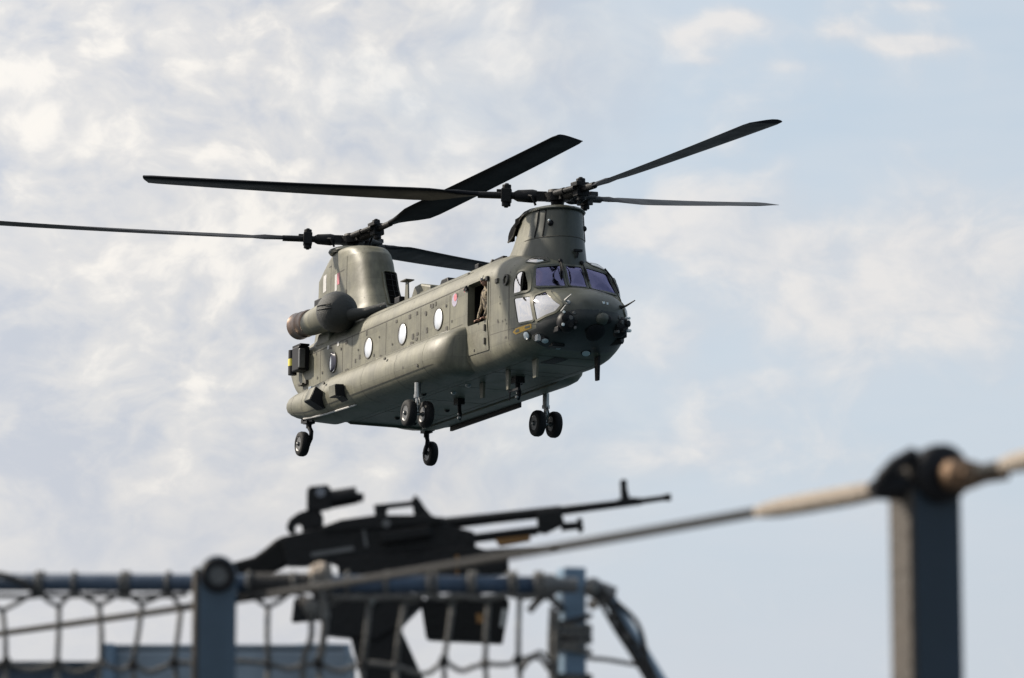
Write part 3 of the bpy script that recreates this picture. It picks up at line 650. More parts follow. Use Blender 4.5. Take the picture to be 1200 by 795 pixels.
mb = MB(); mb.tube([pylon_pt(AK, z, t, .02) for z, t in [(3.53, R(x)) for x in range(0, 49, 6)] + [(z_, R(48)) for z_ in np.linspace(3.6, 4.44, 8)] + [(4.44, R(x)) for x in range(44, -1, -6)] + [(z_, R(0)) for z_ in np.linspace(4.4, 3.53, 8)]], .02, 6); mb.build('grille_frame', 'olive_paint', gr)
def pylon_side(x, z, h):
    xf = float(ilin(AK, [z], 1)[0]); xb = float(ilin(AK, [z], 2)[0]); hw = float(ilin(AK, [z], 3)[0]); a = min((xf - xb)*.42, hw*1.75); cx = xf - a
    if x > cx: y = hw*max(0, 1 - ((x - cx)/a)**2.94)**.34
    else: y = hw*(1 - .38*((x - cx)/(xb - cx))**1.8)
    return Vector((x, -(y + h), z))
def pylon_patch(x0, x1, z0, z1, m, nm, h=.006, sl=0.0):
    mb = MB(); mb.loft([[pylon_side(x + sl*(z - z0), z, h) for x in np.linspace(x0, x1, 6)] for z in np.linspace(z0, z1, 5)], cap=False, closed=False); return mb.build(nm, m, ap)
pylon_patch(-12.85, -12.55, 4.35, 4.78, 'pale_paint', 'pale_patch'); pylon_patch(-11.62, -11.44, 4.33, 4.62, 'pink_paint', 'fin_flash'); pylon_patch(-11.80, -11.64, 4.20, 4.62, 'pale_paint', 'fin_flash')
for x in (-12.15, -10.95): pylon_patch(x, x + .018, 3.5, 4.95, 'seam_dark', 'pylon_seam')
pylon_patch(-13.1, -9.9, 3.72, 3.735, 'seam_dark', 'pylon_seam'); pylon_patch(-12.35, -12.17, 4.9, 4.93, 'seam_dark', 'pylon_seam'); pylon_patch(-11.45, -11.1, 4.62, 4.64, 'seam_dark', 'pylon_seam'); pylon_patch(-11.0, -10.9, 3.9, 4.1, 'seam_dark', 'pylon_vent')
mb = MB(); mb.box((-13.12, -.38, 4.14), (.42, .16, .2)); mb.build('tail_light_housing', 'black_metal', ap, bevel=.03)
# spine fairing along the crown and roof fittings
rows = []
for x in np.linspace(-1.2, -9.4, 30):
    k = min(1, (-1.1 - x)/1.0); rows.append([(x, .42*math.cos(t), 3.12 + .17*k*math.sin(t)**.6) for t in np.linspace(0, math.pi, 13)])
mb = MB(); mb.loft(rows, cap=False, closed=False); mb.build('drive_shaft_tunnel', 'olive_paint', heli, smooth=60)
mb = MB(); mb.prism([(-7.2, 3.10), (-5.9, 3.10), (-5.95, 3.34), (-6.55, 3.48), (-6.9, 3.47)], -.45, .05); mb.build('roof_fairing', 'olive_paint', heli, bevel=.05)
mb = MB(); mb.prism([(-6.93, 3.05), (-6.70, 3.05), (-6.74, 3.55), (-6.88, 3.55)], -.68, -.64); o = mb.build('blade_antenna', 'olive_paint', heli, bevel=.01)
mb = MB(); mb.box((-6.81, -.66, 3.57), (.34, .22, .025)); mb.build('antenna_cap', 'seam_dark', o)
mb = MB(); mb.box((-7.25, -.66, 3.17), (.3, .16, .16)); mb.build('roof_vent', 'black_metal', heli, bevel=.02)
mb = MB(); mb.prism([(-5.1, 3.1), (-4.5, 3.1), (-4.6, 3.27), (-4.95, 3.27)], -.6, -.35); mb.build('roof_vent', 'black_metal', heli, bevel=.03)
mb = MB(); mb.box((-2.7, -.66, 3.16), (.2, .12, .12)); mb.build('roof_fitting', 'black_metal', heli, bevel=.02)
mb = MB(); mb.box((-1.45, -.74, 3.08), (.7, .10, .05)); mb.cyl((-1.68, -.86, 2.92), (-1.66, -.76, 3.10), .06, n=8); mb.build('roof_fitting', 'black_metal', heli)

# ---- engines
def engine(sg):
    cy, cz = sg*1.50, 3.14
    e_ = MB(); e_.lathe([(0, .42), (-.25, .40), (-.8, .35), (-1.4, .315), (-1.7, .30)], (-9.15, cy, cz), (1, 0, 0), 28); en = e_.build('engine_nacelle', 'olive_paint', heli, smooth=50)
    k = MB(); k.lathe([(-.30, .41), (-.22, .47), (-.08, .50), (.08, .49), (.22, .44), (.34, .35), (.42, .22), (.455, .1)], (-9.1, cy, cz), (1, 0, 0), 28); sc_ = k.build('intake_screen', 'screen_mesh', en, smooth=180)
    for dz in (-.02, .08):
        k = MB(); k.tube([(-9.1 + .495*math.cos(t), cy + sg*.497*math.sin(t), cz + .02 + dz) for t in np.linspace(R(40), R(118), 9)], .012, 6); k.build('screen_rib', 'black_metal', en)
    k = MB(); k.lathe([(0, .30), (-.05, .325), (-.12, .31), (-.35, .315), (-.40, .33), (-.46, .315), (-.74, .335), (-.78, .34), (-.78, .305), (-.4, .28), (-.25, .27)], (-10.80, cy, cz + .03), (1, -sg*.03, -.03), 28); k.build('exhaust_duct', 'exhaust_metal', en, smooth=40)
    k = MB(); k.tube([(-8.75, cy - sg*.15, cz - .12), (-8.45, cy - sg*.45, cz - .10), (-8.2, cy - sg*.9, cz + .05)], [.15, .13, .12], 12); k.build('drive_shaft_fairing', 'screen_mesh', en, smooth=60)
    k = MB(); k.prism([(-10.7, cz - .25), (-9.6, cz - .25), (-9.3, cz - .05), (-9.5, cz + .1), (-10.6, cz + .1)], sg*.6, sg*1.35); k.build('engine_mount', 'olive_paint', en, bevel=.05)
    k = MB(); k.box((-8.55, sg*1.12, 2.78), (.9, .06, .03), Matrix.Rotation(R(-2), 3, 'Y')); k.build('work_platform', 'seam_dark', en)
    k = MB(); k.prism([(-11.2, 2.6), (-10.3, 2.6), (-10.2, 2.95), (-11.0, 2.92)], sg*.9, sg*1.25); k.build('rear_fairing', 'olive_paint', en, bevel=.05)
    return en
engine(-1); engine(1)

# ---- landing gear
def tyre_wheel(c, r=.305, w=.21):
    h = w/2; c = Vector(c)
    root = MB(); root.lathe([(-h, r*.60), (-h*1.0, r*.78), (-h*.82, r*.93), (-h*.4, r), (h*.4, r), (h*.82, r*.93), (h, r*.78), (h, r*.60)], c, (0, 1, 0), 28, False); t = root.build('wheel', 'rubber', heli, smooth=50)
    k = MB(); k.lathe([(-h*.82, r*.62), (-h*.95, r*.60), (-h*.70, r*.46), (-h*.75, r*.22), (-h*1.05, r*.16), (h*1.05, r*.16), (h*.75, r*.22), (h*.70, r*.46), (h*.95, r*.60), (h*.82, r*.62)], c, (0, 1, 0), 24); k.build('rim', 'rim_metal', t, smooth=30)
    k = MB(); k.ball(c + Vector((0, -h*1.05, 0)), .035, 8, 6); k.build('hub_cap', 'strut_metal', t, smooth=180)
    return t
for sg in (-1, 1):
    for dy in (-.21, .21): tyre_wheel((-3.9, sg*1.6 + dy, -.09))
    mb = MB(); mb.cyl((-3.9, sg*1.6, .62), (-3.9, sg*1.6, .30), .075, n=14); mb.cyl((-3.9, sg*1.6, .32), (-3.9, sg*1.6, -.05), .05, n=14); mb.cyl((-3.9, sg*1.6 - .26, -.09), (-3.9, sg*1.6 + .26, -.09), .04, n=10)
    mb.lathe([(0, .09), (.07, .09)], (-3.9, sg*1.6, .27), (0, 0, 1), 14); mb.lathe([(0, .075), (.05, .075)], (-3.9, sg*1.6, .10), (0, 0, 1), 14)
    mb.tube([(-3.83, sg*1.6, .3), (-3.74, sg*1.6, .14), (-3.85, sg*1.6, .0)], .022, 8); mb.build('gear_strut', 'strut_metal', heli, smooth=40)
    tyre_wheel((-10.76, sg*1.7, .13), .305, .22)
    mb = MB(); mb.cyl((-10.70, sg*1.56, .86), (-10.70, sg*1.56, .52), .07, n=12); mb.tube([(-10.70, sg*1.56, .56), (-10.58, sg*1.54, .42), (-10.62, sg*1.53, .26), (-10.76, sg*1.54, .13)], [.06, .055, .05, .045], 10)
    mb.cyl((-10.76, sg*1.50, .13), (-10.76, sg*1.74, .13), .04, n=10); mb.box((-10.70, sg*1.56, .66), (.26, .22, .07)); mb.build('gear_strut', 'black_metal', heli, smooth=40)
    mb = MB(); mb.box((-10.48, sg*1.6, .70), (.3, .05, .12)); mb.box((-10.95, sg*1.6, .72), (.12, .1, .1)); mb.build('gear_fitting', 'black_metal', heli)

# ---- nose fittings
def dome(c, r, m, nm, sc=(1, 1, 1), par=None): k = MB(); k.ball(c, r, 14, 9, sc); return k.build(nm, m, par or heli, smooth=180)
for sy in (-1, 1):     # pitot tubes
    a = onhull((sy*.62, 1.56), 'F', 0); k = MB(); k.tube([a, a + Vector((.05, sy*.10, .03)), a + Vector((.42, sy*.13, .09))], [.03, .024, .012], 8); k.ball(a, .05, 8, 6); k.build('pitot_tube', 'hub_metal' if sy > 0 else 'pale_paint', heli, smooth=60)
a = onhull((-.74, 1.37), 'F', .02); k = MB(); k.tube([a, a + Vector((.28, -.03, .08))], [.02, .012], 8); k.build('probe', 'pale_paint', heli)
# sensor turret clusters on the two cheeks and under the nose
for sy in (-1, 1):
    base = MB(); c = onhull((sy*.66, 1.12), 'F', -.08); base.ball(c, .22, 16, 10, (1, 1, 1.1)); tu = base.build('sensor_cluster', 'black_metal', heli, smooth=180)
    for dy, dz, r_, m_ in ((-.10*sy, .17, .04, 'rim_metal'), (.12*sy, .05, .075, 'black_metal'), (.02, -.10, .06, 'hub_metal'), (.16*sy, -.10, .035, 'lamp_lens'), (-.14*sy, -.02, .045, 'hub_metal'), (.14*sy, .17, .03, 'lamp_lens'), (-.02*sy, .06, .05, 'rim_metal'), (-.16*sy, .10, .03, 'black_metal'), (-.12*sy, -.14, .035, 'rim_metal')):
        k = MB(); k.lathe([(-.05, r_), (.05, r_), (.06, r_*.8)], c + Vector((.17, dy, dz)), (1, sy*.5, -.1), 12); k.build('sensor_lens', m_, tu, smooth=40)
    k = MB(); k.box(c + Vector((-.12, sy*.14, -.16)), (.26, .14, .12)); k.build('sensor_box', 'black_metal', tu, bevel=.02)
dome(onhull((.08, 1.22), 'F', -.05), .17, 'nose_paint', 'nose_dome', (1, 1, .8)); dome(onhull((.20, 1.22), 'F', .0), .10, 'black_metal', 'nose_camera')
k = MB(); c = onhull((0, .98), 'F', -.02); k.lathe([(0, .2), (.08, .22), (.12, .15)], c, (.7, 0, -.7), 18); k.build('chin_plate', 'black_metal', heli, smooth=40)
k = MB(); k.box(onhull((.12, 1.58), 'F', .005), (.03, .05, .05)); k.build('nose_fitting', 'lamp_lens', heli); k = MB(); k.box(onhull((.21, 1.57), 'F', .005), (.03, .04, .05)); k.build('nose_fitting', 'lamp_lens', heli)
c = onhull((.74, .90), 'F', -.02); k = MB(); k.lathe([(-.25, .10), (.10, .10), (.12, .08)], c, (.8, .6, .08), 14); k.build('camera_pod', 'black_metal', heli, smooth=40)
k = MB(); c = onhull((1.20, -.55), 'B', 0); k.box(c + Vector((-.1, 0, .02)), (.35, .3, .12)); k.build('chin_box', 'black_metal', heli, bevel=.03)
# lamps on the lower nose
for p_, r_ in (((.89, .96), .085),):
    c = onhull(p_, 'S', 0); k = MB(); k.lathe([(-.05, r_ + .025), (.012, r_ + .025), (.014, r_)], c, (.2, -1, -.35), 16); o = k.build('lamp_housing', 'seam_dark', heli, smooth=40); k = MB(); k.lathe([(0, r_), (.02, r_), (.035, r_*.5)], c + Vector((.003, -.012, -.004)), (.2, -1, -.35), 16); k.build('lamp_lens', 'lamp_lens', o, smooth=60)
for p_, r_ in (((1.23, -.86), .075), ((.95, .25), .09)):
    c = onhull(p_, 'B', 0); k = MB(); k.lathe([(-.05, r_ + .02), (.03, r_ + .02), (.03, r_)], c, (.5, -.2, -1), 16); o = k.build('lamp_housing', 'black_metal', heli, smooth=40); k = MB(); k.lathe([(0, r_), (.04, r_), (.06, r_*.5)], c, (.5, -.2, -1), 14); k.build('lamp_lens', 'lamp_lens', o, smooth=60)
k = MB(); k.box(onhull((1.15, -.98), 'B', .02), (.14, .08, .13)); k.build('light_box', 'pale_paint', heli)
decal([(.98, -.50), (1.06, -.50), (1.06, -.40), (.98, -.40)], 'B', 'pale_paint', 'stencil', heli)
decal([(.05, -.42), (.55, -.30), (.50, .05), (.02, -.08)], 'B', 'pale_paint' if False else 'hub_metal', 'belly_panel', heli)
# belly antennas and cargo hook
def blade_ant(x, y, h, m='pale_paint', L=.18):
    c = onhull((x, y), 'B', 0); k = MB(); k.prism([(c.x - L/2, c.z + .02), (c.x + L/2, c.z + .02), (c.x + L*.35, c.z - h), (c.x - L*.30, c.z - h)], y - .03, y + .03); o = k.build('blade_antenna', m, heli, bevel=.01)
    return o
blade_ant(.25, -.62, .40, 'olive_paint', .24); blade_ant(-1.15, -.62, .44, 'olive_paint'); blade_ant(-2.9, -.45, .36, 'olive_paint', .22); blade_ant(.75, .62, .52, 'black_metal', .2)
k = MB(); k.box((-1.0, -.55, .10), (.5, .05, .05)); k.tube([(-1.2, -.55, .1), (-1.22, -.55, -.1)], .02, 6); k.build('towel_rail_antenna', 'black_metal', heli)
def hook(x, y, s_=1.0):
    k = MB(); k.box((x, y, .50), (.3*s_, .22*s_, .16)); k.tube([(x, y, .46), (x + .03, y, .30*s_), (x + .12*s_, y, .18), (x + .05, y, .08), (x - .08*s_, y, .13)], [.06*s_, .06*s_, .05*s_, .045*s_, .03*s_], 8); o = k.build('cargo_hook', 'black_metal', heli, smooth=50)
    k = MB(); k.ball((x + .06, y - .03, .12), .05, 8, 6); k.ball((x, y, .22), .04, 8, 6); k.build('hook_pin', 'strut_metal', o, smooth=180); return o
hook(-1.9, -.05); hook(-5.2, 0, .8)
for x, y in ((-3.3, -.62), (-4.4, -.5), (-4.9, -1.02), (-2.5, .3), (-6.8, .4), (-8.4, -.2), (-9.0, .5)):
    k = MB(); k.lathe([(0, .07), (.04, .06), (.06, .03)], (x, y, .565), (0, 0, -1), 10); k.build('belly_fitting', 'strut_metal' if x > -4.6 and y < 0 else 'black_metal', heli, smooth=50)
k = MB(); k.prism([(-5.4, .52), (-9.4, .50), (-9.4, .66), (-5.4, .66)], 1.62, 1.68); k.build('belly_strake', 'black_metal', heli)
k = MB(); k.prism([(-9.55, .50), (-12.5, 1.58), (-12.5, 1.68), (-9.55, .62)], -.95, .95); k.build('loading_ramp', 'olive_paint', heli, bevel=.02)

# ---- rotors
def rot_m(origin, tf, tl):
    return Matrix.Translation(origin) @ Matrix.Rotation(tl, 4, 'X') @ Matrix.Rotation(tf, 4, 'Y')
def blade_mesh():
    """one blade along +x from the hub, chord along y (leading edge +y), twisted and tapered at the root"""
    mb = MB(); rings = []
    aer = [(.5, 0), (.46, .028), (.36, .05), (.2, .058), (0, .048), (-.25, .026), (-.5, .004), (-.5, -.004), (-.25, -.012), (0, -.026), (.2, -.036), (.36, -.036), (.46, -.022)]
    for r in [1.75, 1.95, 2.2, 2.5, 2.8, 3.2] + list(np.arange(3.8, 8.9, .5)) + [8.95, 9.1, 9.14]:
        k = min(1, max(0, (r - 1.75)/1.25)); k = k*k*(3 - 2*k); ch = .18 + .63*k; th = 1.3 - .30*k
        if r > 9.05: ch *= .93
        tw = R(15 - 10.5*(r - 1.75)/7.4); off = -.10*k; bend = .006*(r - 1.75)**1.6
        ring_ = []
        for c_, t_ in aer:
            y, z = c_*ch + off, t_*(ch if k > .3 else .5 + ch)*th*1.25
            ring_.append((r, y*math.cos(tw) - z*math.sin(tw), bend + y*math.sin(tw) + z*math.cos(tw)))
        rings.append(ring_)
    mb.loft(rings); return mb
def rotor(origin, tf, tl, az, cone, turn):
    hub = MB(); hub.M = rot_m(origin, tf, tl)
    hub.lathe([(-.30, .13), (-.10, .15), (-.09, .30), (.08, .32), (.10, .22), (.16, .2), (.17, .08)], (0, 0, 0), (0, 0, 1), 20)
    h = hub.build('rotor_hub', 'hub_metal', heli, smooth=35)
    sw = MB(); sw.M = hub.M; sw.lathe([(-.32, .16), (-.30, .20), (-.24, .16)], (0, 0, 0), (0, 0, 1), 20); sw.build('swashplate', 'hub_metal', h, smooth=35)
    for k in range(3):
        a = az + k*2*math.pi/3; M_ = rot_m(origin, tf, tl) @ Matrix.Rotation(a, 4, 'Z') @ Matrix.Rotation(-cone, 4, 'Y')
        b = blade_mesh(); b.v = [(p[0], p[1]*turn, p[2]) for p in b.v]; vs = [tuple(M_ @ Vector(p)) for p in b.v]; b.v = vs
        bl = b.build('rotor_blade', 'blade_paint', heli, smooth=60)
        g = MB(); g.M = M_; g.box((.34, 0, 0), (.22, .26, .20)); g.cyl((.25, 0, 0), (1.75, 0, 0), .085, .075, 14); g.lathe([(0, .13), (.10, .15), (.42, .13), (.5, .09)], (.45, 0, 0), (1, 0, 0), 16)
        g.build('blade_grip', 'hub_metal', bl, smooth=40)
        g = MB(); g.M = M_; g.box((1.12, 0, 0), (.22, .30, .30)); g.cyl((1.12, 0, -.24), (1.12, 0, .24), .10, n=14); g.cyl((1.12, 0, -.27), (1.12, 0, .27), .05, n=10); g.box((1.2, -.16, .1), (.3, .12, .1))
        g.build('lag_hinge', 'hub_metal', bl, bevel=.015)
        g = MB(); g.M = M_; g.cyl((.35, -.22, .02), (1.2, -.20, .02), .055, n=10); g.cyl((.35, -.22, .02), (.75, -.21, .02), .075, n=10); g.build('lag_damper', 'hub_metal', bl, smooth=40)
        g = MB(); g.M = M_; g.tube([(.46, .20, -.22), (.55, .24, -.02), (.62, .14, 0)], .028, 8); g.build('pitch_link', 'hub_metal', bl, smooth=40)
    return h
rotor((0, 0, 4.29), R(5.6), R(3.8), R(1.4), R(2.6), 1)
rotor((-11.94, 0, 5.575), R(-.7), R(3.0), R(10.7), R(3.4), -1)

# ================================================================== CREW MEMBER in the doorway
def skin_body(name, joints, edges, m, parent=None, sub=2, root=0):
    me = bpy.data.meshes.new(name); me.from_pydata([j[:3] for j in joints], edges, []); o = bpy.data.objects.new(name, me); COL.objects.link(o)
    o.modifiers.new('skin', 'SKIN')
    if not me.skin_vertices: me.attributes.new if False else None
    sv = me.skin_vertices[0].data if me.skin_vertices else None
    if sv is None:
        bpy.context.view_layer.objects.active = o; bpy.ops.mesh.customdata_skin_add(); sv = me.skin_vertices[0].data
    for v, j in zip(sv, joints): v.radius = (j[3], j[4] if len(j) > 4 else j[3])
    sv[root].use_root = True
    s_ = o.modifiers.new('sub', 'SUBSURF'); s_.levels = sub; s_.render_levels = sub
    me.materials.append(MATS[m])
    for p in me.polygons: p.use_smooth = True
    if parent: o.parent = parent
    return o
def camo():
    m = bpy.data.materials.new('camouflage_cloth'); m.use_nodes = True; nt = m.node_tree; L = nt.links.new; b = nt.nodes['Principled BSDF']; b.inputs['Roughness'].default_value = .85
    tc = N(nt, 'ShaderNodeTexCoord'); n = N(nt, 'ShaderNodeTexNoise'); L(tc.outputs['Object'], n.inputs['Vector']); n.inputs['Scale'].default_value = 9; n.inputs['Detail'].default_value = 3
    r = N(nt, 'ShaderNodeValToRGB'); L(n.outputs[0], r.inputs[0]); r.color_ramp.interpolation = 'CONSTANT'
    e = r.color_ramp.elements; e[0].color = (.05, .04, .03, 1); e[1].position = .46; e[1].color = (.26, .21, .145, 1); x = e.new(.56); x.color = (.13, .11, .07, 1)
    L(r.outputs[0], b.inputs['Base Color']); MATS['camo'] = m
camo()
pm = heli.matrix_world @ Matrix.Translation((-1.20, -1.13, .93)) @ Matrix.Scale(.93, 4)
crew = empty('person'); crew.matrix_world = pm
tag(crew, 'crew member in desert camouflage and helmet leaning out of the helicopter doorway', 'person')
# local frame: x forward along the cabin, y to port, z up from the cabin floor; faces out to starboard (-y), weight on the sill
J = [(0, .10, .95, .15, .12), (0, .07, 1.15, .14, .11), (0, .03, 1.32, .17, .12), (0, 0, 1.45, .13, .10), (.0, -.01, 1.55, .055), (0, -.03, 1.62, .06),
     (.19, 0, 1.42, .07), (.27, -.05, 1.18, .052), (.24, -.12, .92, .04), (.20, -.16, .80, .035),
     (-.19, 0, 1.42, .07), (-.27, .0, 1.16, .052), (-.22, -.10, .94, .04), (-.16, -.15, .80, .035),
     (.10, .10, .86, .10), (.11, .04, .48, .075), (.11, .12, .08, .055), (.11, 0, .04, .05), (-.10, .10, .86, .10), (-.12, .06, .48, .075), (-.12, .14, .08, .055), (-.12, .02, .04, .05)]
Eg = [(0,1),(1,2),(2,3),(3,4),(4,5),(3,6),(6,7),(7,8),(8,9),(3,10),(10,11),(11,12),(12,13),(0,14),(14,15),(15,16),(16,17),(0,18),(18,19),(19,20),(20,21)]
skin_body('body', J, Eg, 'camo', crew)
hd_ = MB(); hd_.ball((.02, -.06, 1.70), .1, 16, 12, (.85, 1.0, 1.2))
hd_.ball((.02, -.165, 1.685), .02, 8, 6, (.8, 1, 1.4)); hd_.ball((.02, -.150, 1.64), .022, 8, 6, (1.5, .6, .5)); hd_.ball((.11, -.05, 1.69), .025, 8, 6, (.5, 1, 1.4)); hd_.ball((-.07, -.05, 1.69), .025, 8, 6, (.5, 1, 1.4))
hd_.build('head', 'skin', crew, smooth=180)
hm = MB(); hm.loft([[(.02 + .115*math.sin(a)*math.cos(t), -.045 + .13*math.sin(a)*math.sin(t), 1.72 + .135*math.cos(a)) for t in np.linspace(0, 2*math.pi, 20, endpoint=False)] for a in np.linspace(.05, 1.75, 9)], cap=True); hme = hm.build('helmet', 'helmet_paint', crew, smooth=180)
vz = MB(); vz.loft([[(.02 + .12*math.sin(a)*math.cos(t), -.045 + .135*math.sin(a)*math.sin(t), 1.72 + .135*math.cos(a)) for t in np.linspace(R(200), R(340), 12)] for a in np.linspace(1.2, 1.62, 4)], cap=False, closed=False); vz.build('visor', 'visor', hme, smooth=180)
for hx_, hy_, hz_ in ((.20, -.17, .775), (-.16, -.16, .775)):
    k = MB(); k.ball((hx_, hy_, hz_), .04, 10, 8, (1, 1.2, .7))
    for f in range(4): k.tube([(hx_ - .03 + f*.02, hy_ - .03, hz_), (hx_ - .03 + f*.02, hy_ - .075, hz_ - .01), (hx_ - .03 + f*.02, hy_ - .085, hz_ - .045)], [.011, .01, .008], 6)
    k.tube([(hx_ - .04, hy_, hz_), (hx_ - .06, hy_ - .04, hz_ - .01)], [.012, .009], 6); k.build('hand', 'skin', crew, smooth=180)
vst = MB(); vst.loft([[(.17*math.cos(t)*k_, .03 + dy_ + .135*math.sin(t)*k_, z_) for t in np.linspace(0, 2*math.pi, 18, endpoint=False)] for z_, k_, dy_ in ((1.02, 1.0, .05), (1.15, 1.05, .03), (1.3, 1.1, .0), (1.42, .95, -.02), (1.47, .6, -.02))], cap=True); vst.build('vest', 'camo', crew, smooth=60)

# ================================================================== SHIP'S RAIL (metres from the lens; heights from the lens)
def g(x, y, z): return Vector((x, y, z + CAMZ))
DECK = -.72
def stanchion(x, y, ztop, w, dp, yaw, label, eye=True):
    sm = 'stanchion_paint' if eye else 'stanchion_paint_blue'
    t = empty('rail_stanchion', g(x, y, DECK), (0, 0, yaw)); tag(t, label, 'stanchion')
    h = ztop - DECK; poly = [(-w/2, .02), (w/2, .02)] + [(w/2*math.cos(a), h - w/2 + w/2*math.sin(a)) for a in np.linspace(0, math.pi, 17)]
    k = MB(); k.prism(poly, -dp/2, dp/2); k.build('post', sm, t, bevel=.004)
    k = MB(); k.box((-w/2 - .0045, 0, (h - w*.45)/2 + .02), (.009, dp*1.02, h - w*.45 - .02)); k.build('sunlit_edge', 'sunlit_edge_beige', t, bevel=.002)  # added strip: its beige paints the sunlight on the post's left face
    k = MB(); k.box((0, 0, .008), (w*2.2, dp*2.2, .016)); k.build('base_plate', sm, t, bevel=.003)
    c = (0, -dp/2, h - w*.52)
    k = MB(); n, m_ = 24, 8
    k.loft([[(c[0] + (w*.36 + w*.11*math.cos(b))*math.cos(a), c[1] - .004 + w*.13*math.sin(b), c[2] + (w*.36 + w*.11*math.cos(b))*math.sin(a)) for b in np.linspace(0, 2*math.pi, m_, endpoint=False)] for a in np.linspace(0, 2*math.pi, n)], cap=False); k.build('eye_ring', 'black_metal', t, smooth=180)
    k = MB(); k.lathe([(0, w*.27), (.004, w*.27)], (c[0], c[1] + .001, c[2]), (0, -1, 0), 20); k.build('eye_fill', 'black_metal' if eye else 'rim_metal', t, smooth=40)  # disc in the eye; the pale one paints light seen through the hole
    return t, Vector(c)
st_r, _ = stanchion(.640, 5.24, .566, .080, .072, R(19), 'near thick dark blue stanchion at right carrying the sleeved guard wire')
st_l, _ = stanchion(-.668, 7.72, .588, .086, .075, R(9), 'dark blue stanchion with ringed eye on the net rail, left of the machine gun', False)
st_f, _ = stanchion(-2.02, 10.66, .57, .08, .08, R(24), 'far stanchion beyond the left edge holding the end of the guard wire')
# shackles on the near stanchion
k = MB(); k.M = Matrix.Translation(g(.640, 5.24, .523)) @ Matrix.Rotation(R(24), 4, 'Z')
k.lathe([(-.108, .010), (-.09, .019), (-.06, .024), (-.035, .024)], (0, -.01, -.010), (1, 0, .14), 14)
k.lathe([(0, .046), (.016, .045), (.022, .038)], (0, -.036, .0), (0, -1, 0), 24)
k.tube([(-.04, -.03, .03), (-.075, -.03, .012), (-.095, -.02, -.012)], .012, 8)
w_ = st_r.matrix_world if False else None
o = k.build('wire_shackle', 'black_metal', None, smooth=50); tag(o, 'black shackle joining the guard wire to the near stanchion', 'shackle')
k = MB(); k.M = Matrix.Translation(g(.672, 5.165, .517)) @ Matrix.Rotation(R(24), 4, 'Z')
k.lathe([(-.02, .012), (-.012, .022), (.012, .026), (.03, .021), (.05, .014), (.085, .011)], (0, 0, 0), (1, -.25, .06), 16); k.cyl((.005, -.032, 0), (.005, -.01, 0), .010, n=10)
o = k.build('turnbuckle', 'shackle_bronze', None, smooth=50); tag(o, 'brown bronze turnbuckle on the right face of the near stanchion', 'turnbuckle')
# guard wire: from beyond the right edge, past the near stanchion, away to the far left
A, Bv = Vector((.600, 5.30, .512)), Vector((-2.02, 10.66, .512))
gw = empty('guard_wire', g(A.x, A.y, DECK)); tag(gw, 'long grey guard wire with pale sleeve, from near stanchion to far left', 'wire')
def wp(t): p = A.lerp(Bv, t); p.z -= .020*math.sin(math.pi*min(1, t*1.05))**1.0*(1 - .45*t); return p
def rel(p): return Vector((p.x - A.x, p.y - A.y, p.z - DECK))
k = MB(); k.tube([rel(wp(t)) for t in np.linspace(0.0, 1, 40)], .0088, 10); k.build('cable', 'wire_rope', gw, smooth=180)
k = MB(); k.tube([rel(wp(t)) for t in (.005, .010, .022, .045, .060, .068, .072)], [.010, .0145, .0165, .0165, .0155, .0125, .0095], 14); k.build('sleeve', 'sleeve_canvas', gw, smooth=180)
k = MB(); k.tube([rel(wp(t)) for t in (.0, .004, .010)], [.018, .019, .014], 12); k.build('ferrule', 'black_metal', gw, smooth=60)
gw2 = empty('guard_wire', g(.70, 5.08, DECK)); tag(gw2, 'pale sleeved guard wire leaving the frame right of the near stanchion', 'wire')
k = MB(); C_ = Vector((0, 0, 1.236)); D_ = Vector((.48, -1, .03)).normalized()
k.tube([C_ + D_*d for d in (0, .4, .9, 1.6)], .009, 10); k.build('cable', 'wire_rope', gw2, smooth=180)
k = MB(); k.tube([C_ + D_*d for d in (.06, .08, .14, .3, .5, .54)], [.010, .014, .0165, .0165, .015, .010], 14); k.build('sleeve', 'sleeve_canvas', gw2, smooth=180)

# handrail pipe with the net laced to it
PY, PZ = 7.80, .533
hr = empty('hand_rail', g(-.668, PY, DECK)); tag(hr, 'blue painted pipe rail from which the rope net hangs', 'rail')
def hrp(x, y, z): return Vector((x + .668, y - PY, z - DECK))
k = MB(); k.tube([hrp(-1.75, PY + .0, PZ + .004), hrp(-.668, PY, PZ), hrp(.085, PY, PZ - .005)], .0205, 18); k.build('pipe', 'ship_paint', hr, smooth=180)
k = MB(); k.lathe([(0, .023), (.01, .026), (.045, .026), (.055, .018), (.10, .017)], hrp(.05, PY, PZ - .005), (1, 0, 0), 16); k.build('pipe_socket', 'rim_metal', hr, smooth=40)
k = MB(); k.lathe([(0, .022), (.006, .0235), (.165, .0235), (.175, .0225)], hrp(-.60, PY, PZ), (1, 0, 0), 16); k.build('pipe_wrapping', 'rope_dark', hr, smooth=40)
# corner post
cp = empty('corner_post', g(.139, 8.0, DECK)); tag(cp, 'slim pale blue square post with rope lashings, right of the gun', 'post')
k = MB(); k.box((0, 0, (.582 - DECK)/2), (.056, .056, .582 - DECK), Matrix.Rotation(R(18), 3, 'Z')); k.build('post', 'ship_paint_pale', cp, bevel=.004)
k = MB(); k.box((0, 0, .008), (.13, .13, .016)); k.build('base_plate', 'ship_paint_pale', cp)
